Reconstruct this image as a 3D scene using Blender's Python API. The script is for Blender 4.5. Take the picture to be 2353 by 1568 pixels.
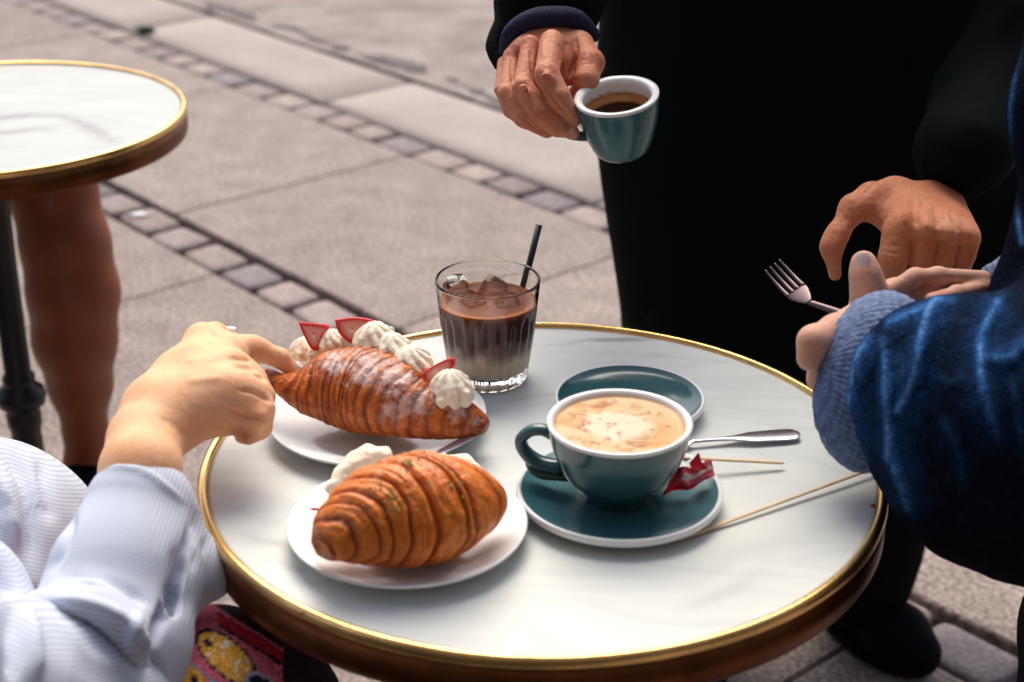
import bpy, math, random
import numpy as np
from mathutils import Vector, Matrix
for o in list(bpy.data.objects): bpy.data.objects.remove(o)
S = bpy.context.scene
R_ = math.radians
# ---------------- camera ----------------
CAMZ = 1.3725; FP = 3713.05; TH = 0.426921794; CX, CY = 1176.5, 784.0
cam_d = bpy.data.cameras.new('camera'); cam = bpy.data.objects.new('camera', cam_d)
S.collection.objects.link(cam); S.camera = cam
cam.location = (0, 0, CAMZ); cam.rotation_euler = (math.pi/2-TH, 0, 0)
cam_d.sensor_width = 36; cam_d.lens = 36*FP/2353; cam_d.clip_start = .02; cam_d.clip_end = 500
cam_d.dof.use_dof = True; cam_d.dof.focus_distance = 1.47; cam_d.dof.aperture_fstop = 5.6
# ---------------- light ----------------
W = bpy.data.worlds.new('World'); S.world = W; W.use_nodes = True
SUN_EL, SUN_AZ = 54, 2         # azimuth measured from +Y (far side) towards -X (left)
wn = W.node_tree.nodes; sky = wn.new('ShaderNodeTexSky'); sky.sky_type = 'NISHITA'; sky.sun_disc = False
sky.sun_elevation = R_(SUN_EL); sky.sun_rotation = R_(-SUN_AZ); sky.air_density = 1; sky.dust_density = 5; sky.ozone_density = 1
W.node_tree.links.new(sky.outputs[0], wn['Background'].inputs[0]); wn['Background'].inputs[1].default_value = .10
sun_d = bpy.data.lights.new('sun', 'SUN'); sun = bpy.data.objects.new('sun', sun_d); S.collection.objects.link(sun)
sun_d.energy = 1.5; sun_d.angle = R_(45); sun_d.color = (1, .925, .81)
_el, _az = R_(SUN_EL), R_(SUN_AZ)
sdir = Vector((-math.sin(_az)*math.cos(_el), math.cos(_az)*math.cos(_el), math.sin(_el)))
sun.rotation_euler = sdir.to_track_quat('Z', 'Y').to_euler(); sun.location = (0, 0, 6)
S.view_settings.view_transform = 'Standard'; S.view_settings.look = 'None'
S.view_settings.exposure = 0.92; S.view_settings.gamma = 1; S.view_settings.use_curve_mapping = False

# ---------------- helpers ----------------
_c, _s = math.cos(TH), math.sin(TH)
def P(u, v, d):                                   # a place in the world d metres out along the view
    x = (u-CX)/FP*d; up = -(v-CY)/FP*d
    return np.array([x, d*_c+up*_s, CAMZ-d*_s+up*_c])
def PZ(u, v, z):                                  # a place on the level z
    r = P(u, v, 1.0)-np.array([0, 0, CAMZ]); t = (z-CAMZ)/r[2]
    return np.array([0, 0, CAMZ])+r*t
VN = np.array([0, -_c, _s])
def dep(p): return p[1]*_c-(p[2]-CAMZ)*_s
def px(r, d): return r*d/FP
def link(o, parent=None):
    S.collection.objects.link(o)
    if parent is not None: o.parent = parent
    return o
def tag(o, label=None, cat=None, group=None, kind=None):
    for k, v in (('label', label), ('category', cat), ('group', group), ('kind', kind)):
        if v: o[k] = v
    return o
def empty(name, loc=(0, 0, 0), rz=0):
    o = bpy.data.objects.new(name, None); o.location = loc; o.rotation_euler = (0, 0, rz); o.empty_display_size = .05
    return link(o)
def mesh(name, V, F, mat, parent=None, smooth=True, cols=None, loc=None, atts=None, uw=True, solid=True):
    """V,F in world space; with a parent (unrotated empty) they are shifted to its frame"""
    me = bpy.data.meshes.new(name); V = np.asarray(V, dtype=float)
    off = np.zeros(3)
    if parent is not None and uw: off = np.array(parent.location)
    elif loc is not None: off = np.array(loc)
    V2 = V-off
    if solid:                                        # outward normals
        vol = 0.0; c0 = V2.mean(0); fl = F if isinstance(F, np.ndarray) else None
        if fl is not None: q = V2-c0; vol = float((q[fl[:, 0]]*np.cross(q[fl[:, 1]], q[fl[:, 2]])).sum()+(q[fl[:, 0]]*np.cross(q[fl[:, 2]], q[fl[:, 3]])).sum())
        else:
            q = V2-c0; tri = np.array([(f[0], f[k], f[k+1]) for f in F for k in range(1, len(f)-1)]); vol = float((q[tri[:, 0]]*np.cross(q[tri[:, 1]], q[tri[:, 2]])).sum())
        if vol < 0: F = F[:, ::-1] if fl is not None else [tuple(f)[::-1] for f in F]
    if isinstance(F, np.ndarray):
        n = F.shape[1]; me.vertices.add(len(V)); me.vertices.foreach_set('co', V2.astype(np.float32).ravel())
        me.loops.add(F.size); me.loops.foreach_set('vertex_index', F.astype(np.int32).ravel())
        me.polygons.add(len(F)); me.polygons.foreach_set('loop_start', (np.arange(len(F))*n).astype(np.int32))
        me.polygons.foreach_set('loop_total', np.full(len(F), n, np.int32)); me.update(calc_edges=True)
    else:
        me.from_pydata([tuple(v) for v in V2], [], [tuple(f) for f in F])
    me.validate()
    if smooth: me.polygons.foreach_set('use_smooth', np.ones(len(me.polygons), bool))
    if cols is not None:
        a = me.color_attributes.new('Col', 'FLOAT_COLOR', 'POINT')
        c = np.ones((len(V), 4), np.float32); c[:, :3] = np.clip(cols, 0, 1); a.data.foreach_set('color', c.ravel())
    if atts:
        for k, arr in atts.items():
            a = me.attributes.new(k, 'FLOAT', 'POINT'); a.data.foreach_set('value', np.asarray(arr, np.float32))
    me.materials.append(mat)
    o = bpy.data.objects.new(name, me)
    if parent is None and loc is not None: o.location = loc
    return link(o, parent)
def vnoise(p, scale, seed=0):
    q = np.asarray(p)*scale+seed*17.13+100; i = np.floor(q).astype(np.int64); f = q-i; f = f*f*(3-2*f); out = 0
    for dx in (0, 1):
        for dy in (0, 1):
            for dz in (0, 1):
                h = (i[:, 0]+dx)*374761393+(i[:, 1]+dy)*668265263+(i[:, 2]+dz)*2147483647+seed*974634777
                h = (h ^ (h >> 13))*1274126177; h = (h ^ (h >> 16)) & 0xffff
                w = (f[:, 0] if dx else 1-f[:, 0])*(f[:, 1] if dy else 1-f[:, 1])*(f[:, 2] if dz else 1-f[:, 2])
                out = out+w*(h/65535.0)
    return out
def fbm(p, scale, seed=0, o=3): return sum(vnoise(p, scale*2**k, seed+k)*.5**k for k in range(o))/sum(.5**k for k in range(o))
def sstep(a, b, x): t = np.clip((x-a)/(b-a), 0, 1); return t*t*(3-2*t)
def grid_faces(n, m, wrap_m=True, wrap_n=False):
    i = np.arange(n if wrap_n else n-1)[:, None]; j = np.arange(m if wrap_m else m-1)[None, :]
    a = i*m+j; b = i*m+(j+1) % m; i2 = (i+1) % n; c = i2*m+(j+1) % m; d = i2*m+j
    return np.stack([a+0*j, b+0*i, c+0*i, d+0*i], -1).reshape(-1, 4)
def lathe(prof, n=96, c=(0, 0, 0), closed=False):
    prof = np.array(prof, float); a = np.linspace(0, 2*np.pi, n, endpoint=False)
    V = np.stack([prof[:, :1]*np.cos(a), prof[:, :1]*np.sin(a), prof[:, 1:2]+0*a], -1).reshape(-1, 3)+np.array(c)
    return V, grid_faces(len(prof), n, True, closed)[:, ::-1]
def smooth_prof(pts, k=6):
    """Catmull-Rom through the points"""
    p = np.array(pts, float); q = np.vstack([2*p[0]-p[1], p, 2*p[-1]-p[-2]]); out = []
    for i in range(1, len(q)-2):
        for t in np.linspace(0, 1, k, endpoint=False):
            out.append(.5*((2*q[i])+(-q[i-1]+q[i+1])*t+(2*q[i-1]-5*q[i]+4*q[i+1]-q[i+2])*t*t+(-q[i-1]+3*q[i]-3*q[i+1]+q[i+2])*t**3))
    out.append(p[-1]); return np.array(out)
def tube(pts, rad, n=12, flat=1.0, upv=(0, 0, 1), caps=True):
    pts = np.array(pts, float); m = len(pts); rad = np.broadcast_to(np.array(rad, float), (m,))
    T = np.gradient(pts, axis=0); T /= np.linalg.norm(T, axis=1)[:, None]
    u = np.array(upv, float); a = np.linspace(0, 2*np.pi, n, endpoint=False); V = []
    for p, t, r in zip(pts, T, rad):
        s = np.cross(t, u); s /= np.linalg.norm(s)+1e-9; w = np.cross(s, t)
        V.append(p+r*(np.cos(a)[:, None]*s+flat*np.sin(a)[:, None]*w))
    V = np.concatenate(V); F = [tuple(x) for x in grid_faces(m, n)]
    if caps: F.append(tuple(range(n))[::-1]); F.append(tuple(range((m-1)*n, m*n)))
    return V, F
def box(cx, cy, cz, sx, sy, sz):
    V = np.array([(x, y, z) for x in (-1, 1) for y in (-1, 1) for z in (-1, 1)], float)*np.array([sx, sy, sz])/2+np.array([cx, cy, cz])
    return V, [(0, 1, 3, 2), (4, 6, 7, 5), (0, 4, 5, 1), (2, 3, 7, 6), (0, 2, 6, 4), (1, 5, 7, 3)]
def join(parts):
    V = []; F = []; k = 0
    for v, f in parts:
        V.append(np.asarray(v)); F += [tuple(int(i)+k for i in x) for x in f]; k += len(v)
    return np.concatenate(V), F
# ----- soft implicit bodies: blended rounded cones and ellipsoids, meshed by surface nets -----
class Field:
    def __init__(s, lo, hi, h):
        s.o = np.array(lo, float); s.h = h; s.n = np.ceil((np.array(hi)-s.o)/h).astype(int)+1
        s.F = np.full(s.n, .2, np.float32)
    def sub(s, lo, hi):
        a = np.clip(np.floor((lo-s.o)/s.h).astype(int), 0, s.n); b = np.clip(np.ceil((hi-s.o)/s.h).astype(int)+1, 0, s.n)
        if (b <= a).any(): return None
        ax = [(np.arange(a[i], b[i])*s.h+s.o[i]).astype(np.float32) for i in range(3)]
        X, Y, Z = np.meshgrid(*ax, indexing='ij'); return (slice(a[0], b[0]), slice(a[1], b[1]), slice(a[2], b[2])), X, Y, Z
    def mix(s, sl, d, k):
        A = s.F[sl]
        if k > 0:
            t = np.clip(.5+.5*(A-d)/k, 0, 1); s.F[sl] = A*(1-t)+d*t-k*t*(1-t)
        else:
            k = -k; t = np.clip(.5-.5*(A+d)/k, 0, 1); s.F[sl] = A*(1-t)-d*t+k*t*(1-t)   # carve
    def cone(s, a, b, ra, rb, k=.004):
        a = np.array(a); b = np.array(b); m = max(ra, rb)+2.5*abs(k)+3*s.h
        q = s.sub(np.minimum(a, b)-m, np.maximum(a, b)+m)
        if q is None: return
        sl, X, Y, Z = q; v = b-a; L = max(float(v@v), 1e-12)
        t = np.clip(((X-a[0])*v[0]+(Y-a[1])*v[1]+(Z-a[2])*v[2])/L, 0, 1)
        d = np.sqrt((X-a[0]-t*v[0])**2+(Y-a[1]-t*v[1])**2+(Z-a[2]-t*v[2])**2)-(ra+(rb-ra)*t)
        s.mix(sl, d, k)
    def chain(s, pts, k=.004, k0=None):
        for i in range(len(pts)-1):
            (a, ra), (b, rb) = pts[i], pts[i+1]; s.cone(a, b, ra, rb, k if (i or k0 is None) else k0)
    def ell(s, c, ax, k=.004, M=None):
        c = np.array(c); ax = np.array(ax, float); m = ax.max()+2.5*abs(k)+3*s.h; q = s.sub(c-m, c+m)
        if q is None: return
        sl, X, Y, Z = q; D = np.stack([X-c[0], Y-c[1], Z-c[2]], -1)
        if M is not None: D = D@np.array(M, np.float32)          # columns of M: the ellipsoid's axes
        k0 = np.sqrt(((D/ax)**2).sum(-1)); k1 = np.sqrt(((D/ax**2)**2).sum(-1))+1e-6
        s.mix(sl, k0*(k0-1)/k1, k)
    def mesh(s):
        F = s.F; ins = F < 0
        C = [(i, j, k) for i in (0, 1) for j in (0, 1) for k in (0, 1)]; n = np.array(F.shape)-1
        cnt = sum(ins[i:i+n[0], j:j+n[1], k:k+n[2]].astype(np.int8) for i, j, k in C)
        act = (cnt > 0) & (cnt < 8); I = np.argwhere(act); vals = np.stack([F[I[:, 0]+i, I[:, 1]+j, I[:, 2]+k] for i, j, k in C], 1)
        acc = np.zeros((len(I), 3)); num = np.zeros(len(I))
        for a in range(8):
            for b in range(a+1, 8):
                if sum(abs(C[a][q]-C[b][q]) for q in range(3)) != 1: continue
                m = (vals[:, a] < 0) != (vals[:, b] < 0); t = vals[m, a]/(vals[m, a]-vals[m, b])
                acc[m] += np.array(C[a])+t[:, None]*(np.array(C[b])-np.array(C[a])); num[m] += 1
        V = (I+acc/num[:, None])*s.h+s.o
        idx = np.full(n, -1, np.int64); idx[act] = np.arange(len(I)); faces = []
        for ax in range(3):
            o1, o2 = [(1, 2), (2, 0), (0, 1)][ax]
            sl0 = [slice(1, n[q]) for q in range(3)]; sl0[ax] = slice(0, n[ax]); sl1 = list(sl0); sl1[ax] = slice(1, n[ax]+1)
            A = ins[tuple(sl0)]; B = ins[tuple(sl1)]; E = np.argwhere(A != B)+np.array([0 if q == ax else 1 for q in range(3)])
            e1 = np.zeros(3, int); e1[o1] = 1; e2 = np.zeros(3, int); e2[o2] = 1
            g = lambda Q: idx[Q[:, 0], Q[:, 1], Q[:, 2]]
            q = np.stack([g(E-e1-e2), g(E-e2), g(E), g(E-e1)], 1)
            fl = A[tuple((E-np.array([0 if t == ax else 1 for t in range(3)])).T)]
            q[~fl] = q[~fl][:, ::-1]; faces.append(q)
        return V, np.concatenate(faces)
def bbox_of(pts, m):
    a = np.array([p for p, r in pts]); r = max(r for p, r in pts); return a.min(0)-r-m, a.max(0)+r+m

# ---------------- materials ----------------
def nmat(name, col=(.5, .5, .5), rough=.5, metal=0, attr=False, var=0.0, vscale=20, bump=0.0, bscale=200, coat=0, sss=0, sheen=0, trans=0, ior=1.45, speck=0, coords='Object', spec=None, varcol=None, croug=.08):
    m = bpy.data.materials.new(name); m.use_nodes = True; nt = m.node_tree; b = nt.nodes['Principled BSDF']; L = nt.links.new
    b.inputs['Roughness'].default_value = rough; b.inputs['Metallic'].default_value = metal
    b.inputs['Coat Weight'].default_value = coat; b.inputs['Coat Roughness'].default_value = croug
    b.inputs['IOR'].default_value = ior; b.inputs['Transmission Weight'].default_value = trans
    if spec is not None: b.inputs['Specular IOR Level'].default_value = spec
    if sss:
        b.inputs['Subsurface Weight'].default_value = sss; b.inputs['Subsurface Radius'].default_value = (.012, .004, .002); b.inputs['Subsurface Scale'].default_value = 1
    if sheen: b.inputs['Sheen Weight'].default_value = sheen; b.inputs['Sheen Roughness'].default_value = .5
    tc = nt.nodes.new('ShaderNodeTexCoord'); src = None
    if attr:
        a = nt.nodes.new('ShaderNodeAttribute'); a.attribute_name = 'Col'; src = a.outputs['Color']
    else:
        rgb = nt.nodes.new('ShaderNodeRGB'); rgb.outputs[0].default_value = (*col, 1); src = rgb.outputs[0]
    def mul(src, tex_out, lo, hi):
        mr = nt.nodes.new('ShaderNodeMapRange'); mr.inputs[1].default_value = .3; mr.inputs[2].default_value = .7
        mr.inputs[3].default_value = lo; mr.inputs[4].default_value = hi; L(tex_out, mr.inputs[0])
        mx = nt.nodes.new('ShaderNodeVectorMath'); mx.operation = 'SCALE'; L(src, mx.inputs[0]); L(mr.outputs[0], mx.inputs['Scale']); return mx.outputs[0]
    if var or varcol:
        n = nt.nodes.new('ShaderNodeTexNoise'); n.inputs['Scale'].default_value = vscale; n.inputs['Detail'].default_value = 5; L(tc.outputs[coords], n.inputs['Vector'])
        if var: src = mul(src, n.outputs['Fac'], 1-var, 1+var)
        if varcol:
            n2 = nt.nodes.new('ShaderNodeTexNoise'); n2.inputs['Scale'].default_value = vscale*.6; n2.inputs['Detail'].default_value = 4; L(tc.outputs[coords], n2.inputs['Vector'])
            mr = nt.nodes.new('ShaderNodeMapRange'); mr.inputs[1].default_value = .45; mr.inputs[2].default_value = .7; L(n2.outputs['Fac'], mr.inputs[0])
            mx = nt.nodes.new('ShaderNodeMix'); mx.data_type = 'RGBA'; L(mr.outputs[0], mx.inputs[0]); L(src, mx.inputs[6]); mx.inputs[7].default_value = (*varcol, 1); src = mx.outputs[2]
    if speck:
        n = nt.nodes.new('ShaderNodeTexNoise'); n.inputs['Scale'].default_value = bscale; n.inputs['Detail'].default_value = 2; L(tc.outputs[coords], n.inputs['Vector'])
        src = mul(src, n.outputs['Fac'], 1-speck, 1+speck)
    L(src, b.inputs['Base Color'])
    if bump:
        n = nt.nodes.new('ShaderNodeTexNoise'); n.inputs['Scale'].default_value = bscale; n.inputs['Detail'].default_value = 4; L(tc.outputs[coords], n.inputs['Vector'])
        bp = nt.nodes.new('ShaderNodeBump'); bp.inputs['Strength'].default_value = 1; bp.inputs['Distance'].default_value = bump
        L(n.outputs['Fac'], bp.inputs['Height']); L(bp.outputs[0], b.inputs['Normal'])
    return m
M = {}
M['bed'] = nmat('joint_dirt', (.018, .014, .014), .95, bump=.004, bscale=60)
def randomise(m, lo, hi):
    nt = m.node_tree; b = nt.nodes['Principled BSDF']; l = b.inputs['Base Color'].links[0]; src = l.from_socket; oi = nt.nodes.new('ShaderNodeObjectInfo')
    mr = nt.nodes.new('ShaderNodeMapRange'); mr.inputs[3].default_value = lo; mr.inputs[4].default_value = hi; nt.links.new(oi.outputs['Random'], mr.inputs[0])
    v = nt.nodes.new('ShaderNodeVectorMath'); v.operation = 'SCALE'; nt.links.new(src, v.inputs[0]); nt.links.new(mr.outputs[0], v.inputs['Scale']); nt.links.new(v.outputs[0], b.inputs['Base Color']); return m
M['slab'] = nmat('granite_slab', (.262, .214, .196), .85, var=.20, vscale=9, bump=.003, bscale=110, speck=.60, coords='Object')
M['cob'] = [nmat('granite_cobble', c, .8, var=.15, vscale=12, bump=.003, bscale=90, speck=.3) for c in ((.26, .205, .195), (.20, .17, .18), (.235, .19, .185), (.28, .225, .205), (.18, .155, .165))]
randomise(M['slab'], .88, 1.12)
[randomise(m_, .8, 1.2) for m_ in M['cob']]
M['kerb'] = nmat('kerb_granite', (.325, .28, .26), .8, var=.09, vscale=4, bump=.002, bscale=120, speck=.3)
M['road'] = nmat('worn_asphalt', (.30, .26, .245), .9, var=.18, vscale=7, bump=.006, bscale=90, speck=.3, varcol=(.20, .16, .15))
M['tar'] = nmat('tar_seam', (.12, .10, .105), .9, var=.3, vscale=14, bump=.004, bscale=60)
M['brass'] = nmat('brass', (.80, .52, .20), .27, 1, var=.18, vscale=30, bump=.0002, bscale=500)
M['brass_side'] = nmat('shaded_brass', (.14, .050, .018), .36, 1, var=.30, vscale=35, bump=.0003, bscale=400)  # same brass as the lip, with the shade on its side painted in
M['iron'] = nmat('black_cast_iron', (.006, .007, .007), .38, 0, bump=.0006, bscale=90)
M['china'] = nmat('white_china', (.77, .81, .82), .16, coat=.4)
M['teal'] = nmat('teal_glaze', (.038, .130, .152), .22, coat=.25, speck=.12, bscale=900, var=.1, vscale=20)
M['teal_dark'] = nmat('dark_teal_glaze', (.022, .086, .103), .20, coat=.25, speck=.1, bscale=900, var=.1, vscale=20)
M['steel'] = nmat('stainless_steel', (.58, .56, .62), .27, 1, bump=.0001, bscale=300)
M['steel_dark'] = nmat('tarnished_steel', (.13, .095, .10), .34, 1)
M['steel_pale'] = nmat('brushed_steel', (.72, .70, .74), .35, .6)
M['stick'] = nmat('pale_wood', (.72, .55, .36), .7, var=.12, vscale=60)
M['skin_m'] = nmat('skin_man', attr=True, rough=.55, sss=.10, bump=.0014, bscale=190, speck=.08, spec=.3)
M['skin_w'] = nmat('skin_woman', attr=True, rough=.58, sss=.10, bump=.0005, bscale=260, speck=.05, spec=.3)
M['skin_l'] = nmat('skin_leg', attr=True, rough=.45, bump=.0002, bscale=200, speck=.04, spec=.4)
M['pastry'] = nmat('baked_pastry', attr=True, rough=.42, bump=.0018, bscale=150, speck=.17, coat=.10, croug=.25, spec=.4)
M['cream'] = nmat('whipped_cream', (.92, .85, .68), .55, sss=.1, bump=.0008, bscale=140, var=.05)
M['berry'] = nmat('strawberry', attr=True, rough=.3, sss=.05, bump=.0004, bscale=300)
M['black_cloth'] = nmat('black_wool', (.0050, .0075, .0072), .85, bump=.0015, bscale=60, spec=.04)
M['trouser'] = nmat('black_trousers', (.0045, .0065, .0065), .85, bump=.002, bscale=40, spec=.1)
M['navy'] = nmat('navy_knit', (.008, .011, .045), .85, bump=.001, bscale=300, speck=.3)
M['leather'] = nmat('black_leather', (.003, .004, .0045), .7, bump=.0006, bscale=200, spec=.1)
M['denim'] = nmat('dark_denim', attr=True, rough=.95, bump=.0012, bscale=420, speck=.5, spec=.05)
M['cuff'] = nmat('ribbed_cuff', attr=True, rough=.85, bump=.0012, bscale=260, speck=.25, spec=.2)
M['weave'] = nmat('printed_weave', attr=True, rough=.9, bump=.001, bscale=500, speck=.35, spec=.2)
M['black_plastic'] = nmat('black_straw', (.004, .004, .0045), .3)
M['paper'] = nmat('sugar_paper', attr=True, rough=.45, bump=.0008, bscale=120)
M['crumb'] = nmat('pastry_crumb', (.32, .10, .03), .7)
M['moss'] = nmat('moss', (.03, .12, .05), .9, var=.3, vscale=60)
def marble():
    m = nmat('white_marble', attr=True, rough=.34, spec=.18); nt = m.node_tree; L = nt.links.new
    b = nt.nodes['Principled BSDF']; a = [n for n in nt.nodes if n.type == 'ATTRIBUTE'][0]; tc = [n for n in nt.nodes if n.type == 'TEX_COORD'][0]
    n1 = nt.nodes.new('ShaderNodeTexNoise'); n1.inputs['Scale'].default_value = 3.2; n1.inputs['Detail'].default_value = 7; n1.inputs['Distortion'].default_value = 1.3
    mp = nt.nodes.new('ShaderNodeMapping'); mp.inputs['Rotation'].default_value = (0, 0, .5); mp.inputs['Scale'].default_value = (1, 3.2, 1)
    L(tc.outputs['Object'], mp.inputs[0]); L(mp.outputs[0], n1.inputs['Vector'])
    cr = nt.nodes.new('ShaderNodeValToRGB'); e = cr.color_ramp.elements; e[0].position = .44; e[0].color = (1, 1, 1, 1); e[1].position = .56; e[1].color = (1, 1, 1, 1)
    x = e.new(.5); x.color = (.925, .93, .94, 1); L(n1.outputs['Fac'], cr.inputs[0])
    n2 = nt.nodes.new('ShaderNodeTexNoise'); n2.inputs['Scale'].default_value = 7; n2.inputs['Detail'].default_value = 4; L(tc.outputs['Object'], n2.inputs['Vector'])
    mr = nt.nodes.new('ShaderNodeMapRange'); mr.inputs[1].default_value = .3; mr.inputs[2].default_value = .75; mr.inputs[3].default_value = 1.02; mr.inputs[4].default_value = .93; L(n2.outputs['Fac'], mr.inputs[0])
    mx = nt.nodes.new('ShaderNodeMix'); mx.data_type = 'RGBA'; mx.blend_type = 'MULTIPLY'; mx.inputs[0].default_value = 1; L(a.outputs['Color'], mx.inputs[6]); L(cr.outputs[0], mx.inputs[7])
    v = nt.nodes.new('ShaderNodeVectorMath'); v.operation = 'SCALE'; L(mx.outputs[2], v.inputs[0]); L(mr.outputs[0], v.inputs['Scale']); L(v.outputs[0], b.inputs['Base Color'])
    return m
M['marble'] = marble()
def stripes():
    m = nmat('striped_cotton', (.8, .8, .8), .85, spec=.2); nt = m.node_tree; L = nt.links.new; b = nt.nodes['Principled BSDF']
    a = nt.nodes.new('ShaderNodeAttribute'); a.attribute_name = 'stripe'
    s = nt.nodes.new('ShaderNodeMath'); s.operation = 'SINE'; L(a.outputs['Fac'], s.inputs[0])
    mr = nt.nodes.new('ShaderNodeMapRange'); mr.inputs[1].default_value = .1; mr.inputs[2].default_value = .9; L(s.outputs[0], mr.inputs[0])
    mx = nt.nodes.new('ShaderNodeMix'); mx.data_type = 'RGBA'; L(mr.outputs[0], mx.inputs[0]); mx.inputs[6].default_value = (.58, .64, .74, 1); mx.inputs[7].default_value = (.44, .47, .60, 1)
    L(mx.outputs[2], b.inputs['Base Color']); n = nt.nodes.new('ShaderNodeTexNoise'); n.inputs['Scale'].default_value = 500
    tc = [n_ for n_ in nt.nodes if n_.type == 'TEX_COORD'][0]; L(tc.outputs['Object'], n.inputs['Vector'])
    bp = nt.nodes.new('ShaderNodeBump'); bp.inputs['Distance'].default_value = .00015; L(n.outputs['Fac'], bp.inputs['Height']); L(bp.outputs[0], b.inputs['Normal'])
    return m
M['shirt'] = stripes()
def glassm():
    m = bpy.data.materials.new('clear_glass'); m.use_nodes = True; b = m.node_tree.nodes['Principled BSDF']
    b.inputs['Transmission Weight'].default_value = 1; b.inputs['Roughness'].default_value = .0; b.inputs['IOR'].default_value = 1.45; b.inputs['Base Color'].default_value = (.97, .985, .98, 1)
    return m
M['glass'] = glassm()
M['ice'] = nmat('ice', (.95, .97, .98), .03, trans=1, ior=1.31, bump=.0012, bscale=60)

# ---------------- the setting ----------------
GA = R_(-49.3)
tag(mesh('ground', [(-60, -20, -.06), (60, -20, -.06), (60, 100, -.06), (-60, 100, -.06)], [(0, 1, 2, 3)], M['bed']), kind='structure')
rng = random.Random(5)
def strip_obj(name, e1a, e1b, e2a, e2b, z, mat, nx=2, ny=2, fn=None):
    X, Y = np.meshgrid(np.linspace(e1a, e1b, nx), np.linspace(e2a, e2b, ny), indexing='ij'); V = np.stack([X, Y, 0*X+z], -1).reshape(-1, 3)
    if fn is not None: V = fn(V)
    o = mesh(name, V, grid_faces(nx, ny, False), mat); o.rotation_euler = (0, 0, GA); return o
pav = tag(strip_obj('pavement', -12, 8, -12, 2.67, -.030, M['bed']), kind='structure')
def slab_mesh(name, lx, ly, mat, bev=.004, h=.029, jit=0.0, dome=0.0, seed=0):
    """a stone with worn rounded edges, its top at z=0"""
    r = random.Random(seed); hx, hy = lx/2, ly/2
    cor = [(-hx+r.uniform(0, jit), -hy+r.uniform(0, jit)), (hx-r.uniform(0, jit), -hy+r.uniform(0, jit)), (hx-r.uniform(0, jit), hy-r.uniform(0, jit)), (-hx+r.uniform(0, jit), hy-r.uniform(0, jit))]
    ring = []
    c = min(lx, ly)*(.14 if jit else .01)
    for i in range(4):
        p = Vector(cor[i]); a = Vector(cor[i-1]); b = Vector(cor[(i+1) % 4])
        ring += [p+(a-p).normalized()*c, p+((a-p).normalized()+(b-p).normalized())*c*.3, p+(b-p).normalized()*c]
    V = [(q.x, q.y, -h) for q in ring]+[(q.x, q.y, -bev-dome) for q in ring]+[(q.x*(1-bev/hx), q.y*(1-bev/hy), -dome*.6) for q in ring]+[(q.x*.55, q.y*.55, 0) for q in ring]
    n = len(ring); F = []
    for k in range(3):
        for i in range(n): F.append((k*n+i, k*n+(i+1) % n, (k+1)*n+(i+1) % n, (k+1)*n+i))
    F.append(tuple(range(3*n, 4*n)))
    me = bpy.data.meshes.new(name); me.from_pydata(V, [], F); me.materials.append(mat)
    me.polygons.foreach_set('use_smooth', np.ones(len(me.polygons), bool)) if dome else None
    return me
def piece(name, me, x, y, parent, dz=0, rz=0, sx=1):
    o = bpy.data.objects.new(name, me); o.location = (x, y, dz); o.rotation_euler = (0, 0, rz); o.scale = (sx, 1, 1); link(o, parent); return o
sl = [slab_mesh('slab', .912, .727, M['slab'], seed=i) for i in range(2)]
for row, (y0, y1, off) in enumerate(((1.830, 2.549, -2.49), (.97, 1.700, -2.997), (.10, .855, -2.6))):
    me = slab_mesh('slab', .913, y1-y0, M['slab'], seed=row)
    for k in range(-5, 5):
        piece('slab', me, off+.4585+k*.917, (y0+y1)/2, pav, rng.uniform(-.0015, .0015))
cobm = [[slab_mesh('cobble', .15, .104, mt, bev=.004, h=.029, jit=.008, dome=.002, seed=i*7+j) for j in range(3)] for i, mt in enumerate(M['cob'])]
for y0, a, b in ((1.759, -4.6, 1.4), (2.607, -6.2, .8), (.912, -3.2, 1.2)):
    x = a
    while x < b:
        w = rng.uniform(.132, .175); me = rng.choice(cobm[min(4, int(rng.random()*5))])
        piece('cobble', me, x+w/2, y0+rng.uniform(-.004, .004), pav, rng.uniform(-.004, .001), rng.uniform(-.03, .03), (w-.012)/.15); x += w
kerb = tag(strip_obj('kerb', -12, 8, 2.675, 3.02, -.028, M['bed']), kind='structure')
km = slab_mesh('kerb_stone', 1.19, .345, M['kerb'], bev=.012, dome=.002)
for k in range(-5, 4): piece('kerb_stone', km, -2.2+k*1.2, 2.855, kerb, rng.uniform(-.002, .002))
def rag(V):
    W_ = V.copy(); n = fbm(V*np.array([1, 1, 0]), 5, 3, 4); edge = V[:, 1] < 3.04; W_[edge, 1] += (n[edge]-.5)*.05+.005
    W_[:, 2] += (fbm(V*np.array([1, 1, 0]), 6, 9)-.5)*.012*(~edge); return W_
road = tag(strip_obj('road', -12, 8, 3.03, 40, .002, M['road'], 400, 2, rag), kind='structure')
def seam(V):
    W_ = V.copy(); n = fbm(V*np.array([1, 0, 0]), 3, 21, 4); n2 = fbm(V*np.array([1, 0, 0]), 9, 5, 3)
    mid = V[:, 1] > 3.06; wid = .055*sstep(.35, .75, n2)*np.where((V[:, 0] > -4.5) & (V[:, 0] < -2.6), 1.2, .8)
    W_[:, 1] = 3.10+(n-.5)*.16+np.where(mid, wid, -wid*.6); return W_
g = tag(strip_obj('gutter_seam', -7, 2, 3.05, 3.07, .007, M['tar'], 360, 2, seam), kind='structure')
def patch(V):
    W_ = V.copy(); n = fbm(V*np.array([1, 1, 0]), 7, 33, 3); W_[:, 1] += (n-.5)*.12; return W_
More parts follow.
